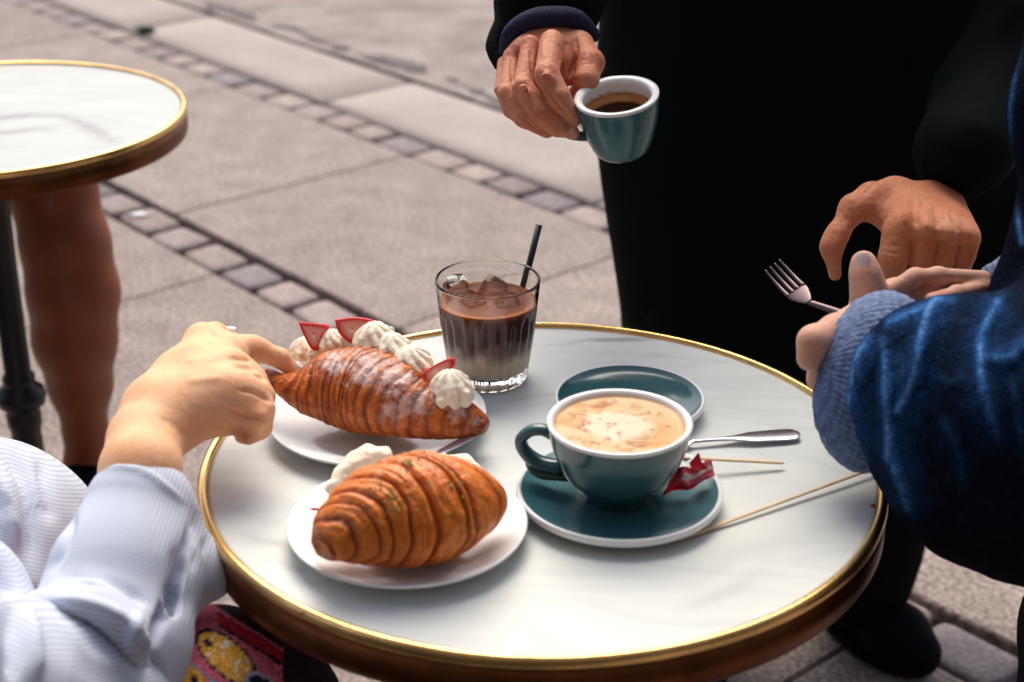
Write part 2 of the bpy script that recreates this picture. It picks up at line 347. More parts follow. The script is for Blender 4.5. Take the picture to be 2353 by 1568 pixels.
# moss tuft
rm = np.random.RandomState(2); mv = []; mf = []
mc = PZ(335, 75, 0)
for i in range(160):
    a = rm.rand()*6.28; r = rm.rand()**.5; p = mc+np.array([math.cos(a)*r*.035, math.sin(a)*r*.022, 0]); t = rm.rand()*6.28; h = .012+.014*rm.rand(); w = .003
    k = len(mv); mv += [p+np.array([math.cos(t)*w, math.sin(t)*w, 0]), p-np.array([math.cos(t)*w, math.sin(t)*w, 0]), p+np.array([rm.randn()*.006, rm.randn()*.006, h])]; mf.append((k, k+1, k+2))
tag(mesh('moss', mv, mf, M['moss'], smooth=False), 'small green moss tuft in the joint beside the kerb', 'moss', kind='stuff')
# pale litter on a cobble
lp = PZ(318, 492, .006)
V, F = lathe([(0, .004), (.012, .005), (.022, .002), (.02, 0), (0, 0)], 14); V = V*np.array([1.3, .6, 1]); V += lp+np.array([0, 0, -.003])
tag(mesh('paper_scrap', V, F, M['china']), 'small white scrap lying on a cobble to the right of the brown leg', 'litter')

# house front added out of view behind the camera, darkens the sides facing it
V, F = join([box(0, -2.0, 4.5, 40, .4, 9.0)]+[box(x, -1.78, 1.5, 1.7, .06, 2.6) for x in np.arange(-17, 18, 2.6)])
tag(mesh('added_house_front', V, F, nmat('added_front_dark', (.05, .04, .035), .6, var=.2, vscale=2), smooth=False, solid=False), kind='structure')
# ---------------- tables ----------------
def seg_d(p, a, b):
    a = np.array(a[:2]); b = np.array(b[:2]); v = b-a; t = np.clip(((p-a)@v)/(v@v), 0, 1); return np.linalg.norm(p-a-t[:, None]*v, axis=1), t
def build_table(cx, cy, veins, label, base_rot, ztop=.73, collar=.20, tone=1.0):
    t = empty('bistro_table', (cx, cy, 0)); tag(t, label, 'table', 'round marble cafe tables')
    rr = np.concatenate([np.linspace(0, .2716, 80)]); n = 260
    prof = [(r, ztop) for r in rr]+[(.2716, ztop-.02), (0, ztop-.02)]
    V, F = lathe(prof, n, (cx, cy, 0)); xy = V[:, :2]; q = np.c_[xy*1.0, 0*xy[:, 0]]
    dark = np.zeros(len(V))
    warp = np.stack([fbm(q, 22, 3, 4)-.5, fbm(q, 22, 8, 4)-.5], 1)*.03
    for a, b, w, s in veins:
        d, tt = seg_d(xy+warp, a, b); dark += s*np.exp(-(d/w)**2)*(.35+.65*fbm(q*np.array([1, 2, 1]), 60, 12, 3)*1.2)*np.sin(np.pi*np.clip(tt*.9+.05, 0, 1))**.5
    dark = np.clip(dark, 0, .75)[:, None]
    col = np.array([.63, .665, .65])*tone*(1-dark)+np.array([.26, .24, .27])*dark
    mesh('marble_top', V, F, M['marble'], t, cols=col)
    lip = [(.2718, ztop-.006), (.2718, ztop+.0012), (.2728, ztop+.0030), (.2748, ztop+.0042), (.2768, ztop+.0042), (.2788, ztop+.0030), (.2798, ztop+.0008), (.2800, ztop-.003), (.2795, ztop-.005)]
    V, F = lathe(lip, 256, (cx, cy, 0), True); mesh('brass_lip', V, F, M['brass'], t)
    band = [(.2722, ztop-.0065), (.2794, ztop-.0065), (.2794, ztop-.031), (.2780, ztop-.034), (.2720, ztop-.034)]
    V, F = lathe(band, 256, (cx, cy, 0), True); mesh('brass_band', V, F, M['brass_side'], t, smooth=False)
    V, F = lathe([(0, ztop-.021), (.271, ztop-.021), (.271, ztop-.032), (0, ztop-.032)], 96, (cx, cy, 0)); mesh('underside', V, F, M['iron'], t, smooth=False)
    zc = collar
    pr = [(0, ztop-.033), (.085, ztop-.033), (.085, ztop-.042), (.035, ztop-.055), (.022, ztop-.09), (.0195, .5), (.0195, zc+.04), (.024, zc+.034), (.024, zc+.026), (.021, zc+.02), (.034, zc+.012), (.037, zc), (.034, zc-.012), (.022, zc-.02), (.026, zc-.028), (.0255, zc-.045), (.0225, zc-.055), (.024, .12), (.03, .09), (.045, .07), (.05, .05), (0, .05)]
    V, F = lathe(pr, 40, (cx, cy, 0)); mesh('pedestal', V, F, M['iron'], t)
    for k in range(4):
        a = base_rot+k*math.pi/2; d = np.array([math.cos(a), math.sin(a), 0]); pts = smooth_prof([(cx, cy, .075), *[tuple(np.array([cx, cy, 0])+d*r+np.array([0, 0, z])) for r, z in ((.07, .07), (.14, .055), (.20, .028), (.235, .014))]], 4)
        V, F = tube(pts, np.linspace(.024, .014, len(pts)), 10); mesh('foot', V, F, M['iron'], t)
    return t
TX, TY = .02442, 1.17111; TZ = .73
vp = lambda u, v: tuple(PZ(u, v, TZ)[:2])
build_table(TX, TY, [(vp(1310, 790), vp(1500, 780), .0045, .75), (vp(1360, 786), vp(1480, 783), .006, .5), (vp(1250, 800), vp(1330, 795), .003, .4), (vp(1560, 1400), vp(1760, 1320), .010, .35), (vp(1380, 815), vp(1700, 830), .004, .25),
    (vp(1500, 1330), vp(1900, 1230), .012, .22), (vp(1180, 920), vp(1300, 905), .004, .35), (vp(560, 1230), vp(680, 1250), .006, .40), (vp(620, 1280), vp(690, 1320), .005, .35), (vp(500, 1110), vp(640, 1150), .009, .12), (vp(1180, 1430), vp(1300, 1500), .012, .14), (vp(1650, 940), vp(1800, 960), .01, .12)],
    'large front marble cafe table with brass rim carrying the croissants and coffees', .3, TZ)
build_table(-.73516, 2.169, [(vp(-150, 275), vp(150, 262), .012, .9), (vp(150, 262), vp(260, 330), .012, .85), (vp(-100, 310), vp(120, 300), .010, .8), (vp(100, 240), vp(380, 215), .006, .16), (vp(0, 300), vp(150, 285), .006, .3)],
    'empty marble cafe table with brass rim behind at the left edge', .9, TZ, .295, .80)

# ---------------- crockery ----------------
def plate(u, v, R, label):
    c = PZ(u, v, TZ+.015); c[2] = TZ
    pr = smooth_prof([(0, .006), (.3*R, .0058), (.55*R, .0062), (.70*R, .0075), (.86*R, .0115), (.965*R, .0152), (R, .0165)], 5).tolist()
    pr += [(R+.0012, .0158), (R+.0005, .0142)]+smooth_prof([(.95*R, .0118), (.80*R, .0072), (.62*R, .0032), (.55*R, .0004), (.50*R, .0004), (.47*R, .0022), (0, .0026)], 4).tolist()
    V, F = lathe(pr, 128, c); o = mesh('plate', V, F, M['china'], loc=tuple(c)); tag(o, label, 'plate', 'small white plates on the front table'); return c
PA = plate(866, 950, .0925, 'white plate under the strawberry and cream croissant')
PB = plate(936, 1200, .0895, 'white plate under the glazed croissant nearest the camera')
def saucer(u, v, R, label, mat, rimh=.014):
    c = PZ(u, v, TZ+rimh); c[2] = TZ; t = empty('saucer', tuple(c)); tag(t, label, 'saucer', 'teal saucers on the front table')
    pin = [(0, .0075), (.26*R, .0075), (.40*R, .0062), (.44*R, .0062)]+smooth_prof([(.5*R, .0068), (.7*R, .0090), (.86*R, .0122), (.952*R, rimh+.0010)], 5).tolist()
    V, F = lathe(pin, 128, c); mesh('glazed_well', V, F, mat, t)
    rim = smooth_prof([(.953*R, rimh+.0008), (.975*R, rimh+.0018), (.995*R, rimh+.0008), (R, rimh-.0015), (.985*R, rimh-.0045), (.90*R, rimh-.0085), (.70*R, .0022), (.5*R, .0005), (.46*R, .0006), (.44*R, .003), (0, .0035)], 5).tolist()
    V, F = lathe(rim, 128, c); mesh('white_rim', V, F, M['china'], t); return c, t
SC, _ = saucer(1423, 1123, .0808, 'larger teal saucer with white rim under the full cappuccino cup', M['teal'])
SC2, _ = saucer(1447, 913, .0655, 'smaller empty teal saucer partly hidden behind the cappuccino cup', M['teal_dark'], .015)
def cup(base, Rr, H, foot, label, tilt=None, liquid='latte', name='coffee_cup', mat=None, level=.87, wall=.0045, shape=None):
    """built upright at the origin, parts in local space of the Empty"""
    t = empty(name, tuple(base)); tag(t, label, 'cup', 'teal coffee cups')
    out = smooth_prof(shape or [(foot, .001), (foot*1.03, .003), (foot*1.12, .007), (Rr*.77, H*.36), (Rr*.92, H*.66), (Rr*.985, H*.92), (Rr*.992, H*.955)], 7).tolist()
    V, F = lathe([(0, .004), (foot*.85, .004), (foot*.88, 0)]+out, 128); mesh('bowl', V, F, mat, t, uw=False)
    rim = [(Rr*.992, H*.956), (Rr, H*.985), (Rr*.995, H*1.0), (Rr-wall*.5, H*1.006), (Rr-wall, H*.995), (Rr-wall*1.25, H*.96)]
    inn = smooth_prof([(Rr-wall*1.3, H*.93), (Rr*.86-wall*.5, H*.66), (Rr*.70, H*.36), (foot*.9, .012), (0, .009)], 6).tolist()
    V, F = lathe(rim+inn, 128)
    rr = V[:, 2]/H; a = np.arctan2(V[:, 1], V[:, 0]); col = np.tile(np.array([.80, .81, .82]), (len(V), 1))
    if liquid == 'espresso':
        n = fbm(V, 200, 5); up = level+.17+.04*(n-.5)
        inside = (np.hypot(V[:, 0], V[:, 1]) < Rr-wall*1.1)
        s = sstep(up+.01, up-.015, rr)*inside; e = np.exp(-((rr-up+.02)/.018)**2)*inside
        s = s*(.75+.35*n); col = col*(1-s[:, None])+np.array([.66, .29, .07])*s[:, None]; col = col*(1-e[:, None])+np.array([.20, .035, .008])*e[:, None]
    mesh('white_lining', V, F, M_lining, t, cols=col, uw=False)
    # coffee surface
    zz = H*level; R0 = np.interp(level, [.36, .66, .93, 1], [Rr*.70, Rr*.86-wall*.5, Rr-wall*1.3, Rr-wall])+.0006
    V, F = lathe([(r, zz+(.0006 if r > R0*.97 else 0)) for r in np.linspace(0, R0, 60)], 180)
    p = V[:, :2]/R0; r = np.hypot(p[:, 0], p[:, 1]); q = np.c_[p, 0*r]
    if liquid == 'latte':
        n = fbm(q, 3.2, 2, 4); n2 = fbm(q, 9, 6, 3); base_c = np.array([.76, .54, .29]); tan = np.array([.66, .32, .09]); white = np.array([.76, .66, .48]); brown = np.array([.24, .065, .02]); base_c, tan, white = base_c*.84, tan*.84, white*.88
        rt = np.clip(sstep(.5, .75, n)+np.exp(-((p[:, 0]-.62)**2/.06+(p[:, 1]+.05)**2/.12))*.8, 0, 1)[:, None]; col = base_c*(1-rt)+tan*rt
        pw = p+np.stack([fbm(q, 3, 11)-.5, fbm(q, 3, 12)-.5], 1)*.35
        # ring of crema, white heart, chocolate dust specks
        dw = np.hypot((pw[:, 0]+.02)/.62, (pw[:, 1]-.02)/.50); w = sstep(1.08, .72, dw)
        col = col*(1-w[:, None])+white*w[:, None]
        dr = abs(np.hypot(pw[:, 0]+.03, pw[:, 1])-.68); sw = np.exp(-(dr/.05)**2)*(pw[:, 0] < .25)*.45; col = col*(1-sw[:, None])+np.array([.60, .30, .10])*sw[:, None]
        sq = fbm(np.c_[pw, 0*r], 4.5, 17, 4); rg = np.clip(1-np.abs(sq-.5)*16, 0, 1)*np.exp(-(dr/.20)**2)*(pw[:, 0] < .45)*1.0; col = col*(1-rg[:, None])+np.array([.30, .085, .022])*rg[:, None]; rs = np.random.RandomState(8); sp = np.zeros(len(r))
        for k in range(44):
            an = rs.choice([rs.uniform(2.3, 4.9), rs.uniform(-3.14, 3.14)], p=[.75, .25]); rd = rs.uniform(.50, .80) if rs.rand() < .8 else rs.uniform(.05, .5); sz = rs.uniform(.016, .050)
            c = np.array([math.cos(an), math.sin(an)])*rd; sp = np.maximum(sp, np.exp(-(((pw-c)**2).sum(1)/sz**2)**1.0)*rs.uniform(.55, 1.0))
        col = col*(1-sp[:, None])+brown*sp[:, None]
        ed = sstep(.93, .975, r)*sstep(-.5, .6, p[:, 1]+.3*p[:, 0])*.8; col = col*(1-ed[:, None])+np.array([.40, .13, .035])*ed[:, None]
    else:
        n = fbm(q, 3, 4, 3); col = np.tile(np.array([.012, .005, .003]), (len(r), 1)); ed = (sstep(.86, 1.0, r)*(.5+.5*n))[:, None]; col = col*(1-ed)+np.array([.42, .16, .04])*ed
    mesh('coffee', V, F, M_cof[liquid], t, cols=col, uw=False)
    return t
M_lining = nmat('cup_lining', attr=True, rough=.16, coat=.4)
M_cof = {'latte': nmat('milk_foam', attr=True, rough=.35, speck=.06, bscale=900, bump=.0002), 'espresso': nmat('espresso', attr=True, rough=.08)}
def handle(t, pts, rad, mat, flat=1.3, name='handle'):
    q = smooth_prof(pts, 7); V, F = tube(q, np.interp(np.linspace(0, 1, len(q)), np.linspace(0, 1, len(rad)), rad), 16, flat, (0, 1, .01)); return mesh(name, V, F, mat, t, uw=False)
# cappuccino
cc = cup((SC[0]-.0012, SC[1]+.001, TZ+.0068), .0562, .0665, .0255, 'large teal cappuccino cup full of foamy latte art on its saucer', mat=M['teal_dark'], level=.935)
cc.rotation_euler = (0, 0, R_(-12))
Rr = .056
handle(cc, [(-Rr*.93, 0, .049), (-Rr*1.08, 0, .0520), (-Rr*1.26, 0, .0495), (-Rr*1.38, 0, .041), (-Rr*1.32, 0, .031), (-Rr*1.12, 0, .0225), (-Rr*.80, 0, .0195)], [.0048, .0046, .0046, .0048, .0052, .006, .0065], M['teal_dark'])
handle(cc, [(-Rr*1.30, 0, .0245), (-Rr*1.22, 0, .0165), (-Rr*1.05, 0, .013), (-Rr*.70, 0, .014)], [.002, .0035, .0045, .005], M['teal_dark'], 1.3, 'handle_spur')
# espresso cup in the hand
ec_c = P(1430, 350, 1.515)
ec = cup(ec_c, .0392, .0600, .0195, 'teal espresso cup tilted in the standing person\'s hand', liquid='espresso', name='espresso_cup', mat=M['teal'], level=.62, wall=.0060, shape=[(.0195, .0), (.0235, .0018), (.0275, .008), (.0325, .022), (.0365, .038), (.0385, .052), (.0389, .0568)])
ec.rotation_euler = (R_(11), R_(-7.5), 0)
handle(ec, [(-.032, 0, .042), (-.046, 0, .043), (-.055, 0, .036), (-.050, 0, .027), (-.038, 0, .0225), (-.024, 0, .022)], [.0035, .0033, .0035, .0042, .005], M['teal_dark'])

# ---------------- croissants ----------------
def croissant(pts, rpx, zlist, ridges, label, seed, skew, sugar=None, flat=.86, palette=None, stripes_fine=60, depth=.09, lumpk=.05):
    gd = .022 if label[0] == 's' else .06; wobk = .012 if label[0] == 's' else .02
    C = np.array([PZ(u, v, z) for (u, v), z in zip(pts, zlist)]); ds = np.array([dep(c) for c in C]); rad = np.array(rpx)*ds/FP
    k = 22; Cs = smooth_prof(C, k); rs = np.clip(smooth_prof(np.c_[rad, rad], k)[:, 0], .0015, 1)
    # resample evenly
    L = np.r_[0, np.cumsum(np.linalg.norm(np.diff(Cs, axis=0), axis=1))]; L /= L[-1]; n = 260; s = np.linspace(0, 1, n)
    Cs = np.stack([np.interp(s, L, Cs[:, i]) for i in range(3)], 1); rs = np.interp(s, L, rs); m = 200
    T = np.gradient(Cs, axis=0); T /= np.linalg.norm(T, axis=1)[:, None]; a = np.linspace(0, 2*np.pi, m, endpoint=False)
    Sd = np.cross(T, np.array([0, 0, 1.])); Sd /= np.linalg.norm(Sd, axis=1)[:, None]; U = np.cross(Sd, T)
    SS, AA = np.meshgrid(s, a, indexing='ij'); base = np.stack([SS*6, np.cos(AA)*1.2, np.sin(AA)*1.2], -1).reshape(-1, 3)
    wob = (fbm(base, 1.6, seed, 2)-.5).reshape(n, m)
    ph = SS+skew*np.cos(AA-.3)+wobk*wob*2; rd = np.array(ridges); step = np.zeros_like(ph); groove = np.zeros_like(ph); lay = np.zeros_like(ph)
    mid = .5
    for i in range(len(rd)-1):
        a0, a1 = rd[i], rd[i+1]; t = np.clip((ph-a0)/(a1-a0), 0, 1); inside = (ph >= a0) & (ph < a1); c = (a0+a1)/2
        tt = t if c < mid else 1-t                                  # each layer rises towards the middle, then drops under the next
        step = np.where(inside, (np.sin(np.pi*np.clip(t, 0, 1))**.45*.75+.25*tt)-.55, step); lay = np.where(inside, i, lay)
        w = (a1-a0)
        dg = (np.minimum(t, 1-t)*w)
        groove = np.where(inside, np.exp(-(dg/(.0085 if label[0] == 's' else .012))**2)*(.45+.55*((i*37) % 10)/10), groove)
    fine = vnoise(np.c_[ph.ravel()*stripes_fine*1.0, np.cos(AA).ravel()*1.5+lay.ravel(), np.sin(AA).ravel()*1.5], 1.0, seed+3).reshape(n, m)
    lump = (fbm(base, 3.0, seed+5, 3)-.5).reshape(n, m)
    hf = (fbm(np.c_[base[:, :1]*1.6, base[:, 1:]*1.2], 16, seed+41, 3)-.5).reshape(n, m); lj = np.sin(lay*12.9898+seed)*.5; r = rs[:, None]*(1+.030*hf+.018*lj*(np.abs(SS-.5) < .42)+depth*step-gd*groove+(.025 if label[0] == 's' else .050)*(fine-.5)+lumpk*lump)
    zf = np.where(np.sin(AA) < 0, flat*.80, flat)
    V = Cs[:, None]+r[..., None]*(np.cos(AA)[..., None]*Sd[:, None]+(zf*np.sin(AA))[..., None]*U[:, None])
    V = V.reshape(-1, 3); F = grid_faces(n, m)
    floor_ = TZ+.0075; V[:, 2] = np.where(V[:, 2] < floor_, floor_+(V[:, 2]-floor_)*.08, V[:, 2])
    pal = palette; nb = fbm(base, 5, seed+9, 4); g_ = groove.ravel(); up = np.clip(np.sin(AA), -1, 1).ravel(); f_ = fine.ravel(); st = step.ravel()
    mixv = np.clip(.5+(1.3 if label[0] == 's' else .8)*(nb-.5)+(1.1 if label[0] == 's' else .35)*(f_-.5)+.30*st, 0, 1)[:, None]
    col = pal[0]*(1-mixv)+pal[1]*mixv; dk = np.clip(g_*1.0+.25*(f_ < .25), 0, 1)[:, None]*.8; col = col*(1-dk)+pal[2]*dk
    tip = np.clip(1-np.minimum(SS, 1-SS).ravel()/.10, 0, 1)[:, None]*.6; col = col*(1-tip)+pal[2]*tip
    if sugar is not None:
        sc = sugar; nn = .6*fbm(V, 150, seed+20, 3)+.4*fbm(V, 420, seed+25, 2); patch_ = np.zeros(len(V))
        dz_ = V[:, 1]*_c-(V[:, 2]-CAMZ)*_s; uu_ = CX+FP*V[:, 0]/dz_; vv_ = CY-FP*(V[:, 1]*_s+(V[:, 2]-CAMZ)*_c)/dz_
        for (cu, cv, rr_) in sc: patch_ = np.maximum(patch_, np.exp(-(np.hypot(uu_-cu, vv_-cv)/rr_)**2))
        w = np.clip(patch_*1.3-.15+3.4*(nn-.5)*(patch_ > .1), 0, 1)*sstep(-.3, .5, up)*.55*(1-.5*g_); w = w[:, None]; col = col*(1-w)+np.array([.80, .76, .76])*w
    if label[0] == 'g':
        nn = fbm(base, 7, seed+31, 3); w = (np.clip((nn-.55)*5, 0, 1)*sstep(.35, .9, up)*.45)[:, None]; col = col*(1-w)+np.array([.66, .36, .22])*w
    t = empty('croissant', tuple(Cs[n//2]*np.array([1, 1, 0])+np.array([0, 0, TZ+.008]))); tag(t, label, 'croissant')
    caps = [tuple(range(m))[::-1], tuple(range((n-1)*m, n*m))]
    mesh('pastry', V, [tuple(int(j) for j in f) for f in F]+caps, M['pastry'], t, cols=col)
    return t
zc = TZ+.041
ptsA = [(614, 851), (650, 884), (700, 897), (760, 897), (830, 903), (900, 919), (960, 940), (1040, 961), (1088, 973), (1116, 984)]
rA = [6, 30, 66, 96, 111, 106, 86, 62, 40, 20]
zA = [zc+.010, zc+.004, zc, zc, zc, zc, zc-.004, zc-.010, zc-.014, zc-.016]
rdA = [0, .05, .10, .145, .19, .235, .275, .315, .36, .395, .43, .47, .505, .545, .58, .62, .665, .71, .76, .82, .88, .94, 1]
SG = [(835, 850, 38), (905, 880, 42), (955, 925, 34), (900, 945, 26), (1050, 950, 22), (775, 840, 28), (1095, 970, 10)]
crA = croissant(ptsA, rA, zA, rdA, 'sugar dusted croissant topped with cream swirls and strawberry slices', 4, .045, SG, .94, (np.array([.30, .048, .007]), np.array([.64, .175, .022]), np.array([.12, .013, .003])), 170, .028, .06)
zc = TZ+.043
ptsB = [(722, 1262), (742, 1252), (785, 1228), (860, 1200), (940, 1184), (1005, 1172), (1070, 1160), (1120, 1150), (1144, 1140)]
rB = [18, 48, 86, 122, 136, 132, 100, 60, 20]
zB = [zc-.012, zc-.010, zc-.004, zc, zc, zc, zc-.002, zc-.006, zc-.008]
rdB = [-.2, -.06, .03, .11, .175, .27, .40, .52, .565, .70, .80, .90, 1.2]
crB = croissant(ptsB, rB, zB, rdB, 'glazed ribbed croissant with cream at its side and pistachio bits on top', 11, -.15, None, 1.0, (np.array([.55, .085, .007]), np.array([.84, .26, .028]), np.array([.18, .016, .003])), 70, .070, .045)
def dollop(u, v, d, r, h, lobes, twist, seed, lean=(0, 0)):
    n, m = 46, 72; s = np.linspace(0, 1, n)[:, None]; a = np.linspace(0, 2*np.pi, m, endpoint=False)[None]
    body = np.interp(s, [0, .12, .3, .5, .68, .84, .95, 1], [.80, 1.0, 1.04, .98, .80, .54, .28, .04]); rim = .22*np.abs(np.cos((a+twist*s)*lobes/2))**.8
    q = np.stack([np.cos(a)+0*s, np.sin(a)+0*s, s*2+0*a], -1).reshape(-1, 3); nz = (fbm(q, 2, seed)-.5).reshape(n, m)
    r = r*1.12; rr = r*body*(.86+rim+.42*nz); c = P(u, v, d)
    z = h*(s-.3)+0*a; V = np.stack([rr*np.cos(a)+lean[0]*s*r, rr*np.sin(a)+lean[1]*s*r, z], -1).reshape(-1, 3)+c
    return V, [tuple(int(j) for j in f) for f in grid_faces(n, m)]+[tuple(range(m))[::-1]]
for i, (u, v, d, r, h, lo, tw) in enumerate([(702, 808, 1.398, .0115, .020, 8, .9), (726, 812, 1.392, .0085, .015, 7, .9), (764, 796, 1.390, .0130, .023, 9, 1.6), (800, 792, 1.385, .0100, .018, 8, 1.2), (862, 792, 1.372, .0175, .030, 9, 1.2), (900, 808, 1.362, .0150, .025, 8, .9), (945, 845, 1.350, .0160, .029, 9, 1.3), (1034, 902, 1.330, .0170, .030, 10, .35)]):
    V, F = dollop(u, v, d, r, h, lo, tw, i); mesh('cream_swirl', V, F, M['cream'], crA)
def slice_(poly, d, thick, label, parent, seed, nvec_tilt=(0, 0)):
    """a thick strawberry slice: pale heart, red skin"""
    pc = np.array(poly, float).mean(0); rings = [1.0, .93, .80, .6, .35, .05]; q = smooth_prof(list(poly)+[poly[0]], 6)[:-1]; m = len(q); V = []; col = []
    nv = np.array([0, -math.cos(TH), math.sin(TH)])
    for side in (1, -1):
        for k in (rings if side == 1 else rings[::-1]):
            for p in q:
                w = pc+(np.array(p)-pc)*k; dd = d+nvec_tilt[0]*(w[0]-pc[0])+nvec_tilt[1]*(w[1]-pc[1]); z = thick*(.5*side)*(1 if k < .95 else .45)
                V.append(P(w[0], w[1], dd)+nv*z); t = min(1, max(0, (k-.50)/.32))
                heart = np.array([.90, .50, .38]); red = np.array([.72, .022, .022]); col.append(heart*(1-t)+red*t)
    V = np.array(V); col = np.array(col); nn = fbm(V, 160, seed)[:, None]; col = col*(1-.35*sstep(.55, .75, nn))+np.array([.72, .10, .07])*.35*sstep(.55, .75, nn)
    mm = 2*len(rings); F = [tuple(int(j) for j in f) for f in grid_faces(mm, m)]+[tuple(range(m))[::-1], tuple(range((mm-1)*m, mm*m))]
    o = mesh('strawberry_slice', V, F, M['berry'], parent, cols=col); return o
slice_([(686, 740), (722, 743), (757, 750), (745, 775), (732, 804), (716, 802), (698, 770)], 1.380, .0085, '', crA, 1, (.00025, 0))
slice_([(770, 735), (815, 729), (862, 738), (845, 765), (815, 790), (790, 778), (775, 758)], 1.372, .0090, '', crA, 2)
slice_([(970, 860), (1000, 838), (1040, 822), (1043, 842), (1012, 862), (978, 884)], 1.330, .0085, '', crA, 3)
# cream and pistachio on croissant B
fl = Field(P(700, 1260, 1.33)-.03, P(1120, 1000, 1.2)+.06, .0016) if False else None
def blob(pts, h, mat, name, parent, k=.006, noise=.0, seed=0, cols=None, lo=None, hi=None):
    lo, hi = bbox_of(pts, .008); f = Field(lo, hi, h); f.chain(pts, k) if len(pts) > 1 else f.cone(pts[0][0], pts[0][0]+1e-4, pts[0][1], pts[0][1])
    V, F = f.mesh()
    if noise: V = V+(np.stack([fbm(V, 90, seed+i) for i in range(3)], 1)-.5)*noise
    return mesh(name, V, F, mat, parent)
blob([(P(752, 1172, 1.262), .0060), (P(768, 1140, 1.268), .0085), (P(795, 1100, 1.272), .0095), (P(822, 1066, 1.276), .0100), (P(846, 1050, 1.276), .0090), (P(885, 1044, 1.278), .0065)], .0016, M['cream'], 'cream_filling', crB, noise=.006, seed=3)
blob([(P(1020, 1058, 1.285), .006), (P(1065, 1066, 1.28), .007), (P(1100, 1085, 1.27), .005)], .0016, M['cream'], 'cream_filling', crB, noise=.005, seed=5)
rs = np.random.RandomState(4); pV = []; pF = []; pC = []; kk = 0
crB_me = [o for o in crB.children if o.name.startswith('pastry')][0]
bv = np.empty(len(crB_me.data.vertices)*3, np.float32); crB_me.data.vertices.foreach_get('co', bv); bv = bv.reshape(-1, 3)+np.array(crB.location)
spots = [(935, 1065, 16, 10), (905, 1140, 24, 16), (930, 1160, 24, 9), (1040, 1120, 24, 7), (870, 1120, 16, 6), (960, 1045, 30, 7), (860, 1200, 40, 4), (1050, 1170, 40, 5)]
uv = np.stack([CX+FP*bv[:, 0]/(bv[:, 1]*_c-(bv[:, 2]-CAMZ)*_s), CY-FP*(bv[:, 1]*_s+(bv[:, 2]-CAMZ)*_c)/(bv[:, 1]*_c-(bv[:, 2]-CAMZ)*_s)], 1)
dpt = bv[:, 1]*_c-(bv[:, 2]-CAMZ)*_s
for (u, v, sp, cnt) in spots:
    for i in range(cnt):
        uu, vv = u+rs.randn()*sp*.6, v+rs.randn()*sp*.5; near = np.argwhere(((uv-np.array([uu, vv]))**2).sum(1) < 30).ravel()
        if not len(near): continue
        c = bv[near[dpt[near].argmin()]]; r = rs.uniform(.0007, .0015); q = rs.randn(6, 3)*.25; base = np.array([(1, 0, 0), (-1, 0, 0), (0, 1, 0), (0, -1, 0), (0, 0, 1), (0, 0, -1)], float)+q
        pV.append(c+base*r+np.array([0, 0, r*.3])); pF += [tuple(kk+j for j in f) for f in ((0, 2, 4), (2, 1, 4), (1, 3, 4), (3, 0, 4), (2, 0, 5), (1, 2, 5), (3, 1, 5), (0, 3, 5))]; kk += 6
        pC.append(np.tile(np.array([(.36, .36, .06), (.20, .24, .05), (.62, .50, .18)][rs.randint(3)]), (6, 1)))
o = mesh('pistachio_crumbs', np.concatenate(pV), pF, M['pastry'], crB, smooth=False, cols=np.concatenate(pC)); o['kind'] = 'stuff'
for (u, v, r, nm, mt, lb) in [(820, 1043, .0035, 'pastry_flake', 'crumb', 'orange brown flake of pastry on the front left part of the strawberry plate'), (725, 1171, .003, 'red_petal', 'berry', None)]:
    c = PZ(u, v, TZ+.008 if nm != 'red_petal' else TZ+.02)
    V, F = lathe([(0, .0012), (r*.7, .001), (r, .0003), (r*.8, -.0003), (0, -.0004)], 9); V = V*np.array([1.4, .6, 1])+c
    if nm == 'red_petal': mesh('red_shred', V, F, M['berry'], crB, cols=np.tile([.25, .02, .02], (len(V), 1)))
    else: tag(mesh(nm, V, F, M[mt]), lb, 'crumb')

# ---------------- iced coffee ----------------
gb = PZ(1122, 868, TZ); gb[2] = TZ; gl = empty('iced_coffee_glass', tuple(gb)); tag(gl, 'ribbed glass tumbler of layered iced coffee with ice and milk', 'glass')
def fluted(prof, n, amp_fn, c, nf=22, closed=False):
    prof = np.array(prof); a = np.linspace(0, 2*np.pi, n, endpoint=False); am = np.array([amp_fn(z) for z in prof[:, 1]])[:, None]
    r = prof[:, :1]*(1-am*(1-np.abs(np.cos(a*nf/2)))[None]); V = np.stack([r*np.cos(a), r*np.sin(a), prof[:, 1:2]+0*a], -1).reshape(-1, 3)+np.array(c); return V, grid_faces(len(prof), n, True, closed)
GH = .0985
outp = [(0, .0012), (.029, .0012), (.031, .0006), (.0345, .0014), (.0360, .004)]+[(np.interp(z, [.006, .05, .09, GH], [.0362, .0425, .0465, .0470]), z) for z in np.linspace(.006, GH-.001, 40)]+[(.0464, GH)]
inp = [(.0452, GH-.0006)]+[(np.interp(z, [.012, .05, .09, GH], [.0325, .0392, .0445, .0449]), z) for z in np.linspace(GH-.002, .0135, 30)]+[(.028, .0105), (0, .0098)]
amp = lambda z: .052*float(sstep(.0, .004, z))*float(sstep(.076, .060, z))
V1, F1 = fluted(outp, 264, amp, gb); V2, F2 = fluted(inp, 264, lambda z: 0, gb)
V, F = fluted(outp+inp, 264, lambda z: 0, gb)
a_ = np.linspace(0, 2*np.pi, 264, endpoint=False); pr_ = np.array(outp+inp); am_ = np.array([amp(z) for z in pr_[:, 1]]); am_[len(outp):] = 0; am_[:4] = 0
r_ = pr_[:, :1]*(1-am_[:, None]*(1-np.abs(np.cos(a_*11)))[None]); V = np.stack([r_*np.cos(a_), r_*np.sin(a_), pr_[:, 1:2]+0*a_], -1).reshape(-1, 3)+gb
mesh('tumbler', V, grid_faces(len(pr_), 264)[:, ::-1], M['glass'], gl)
LZ = .0775
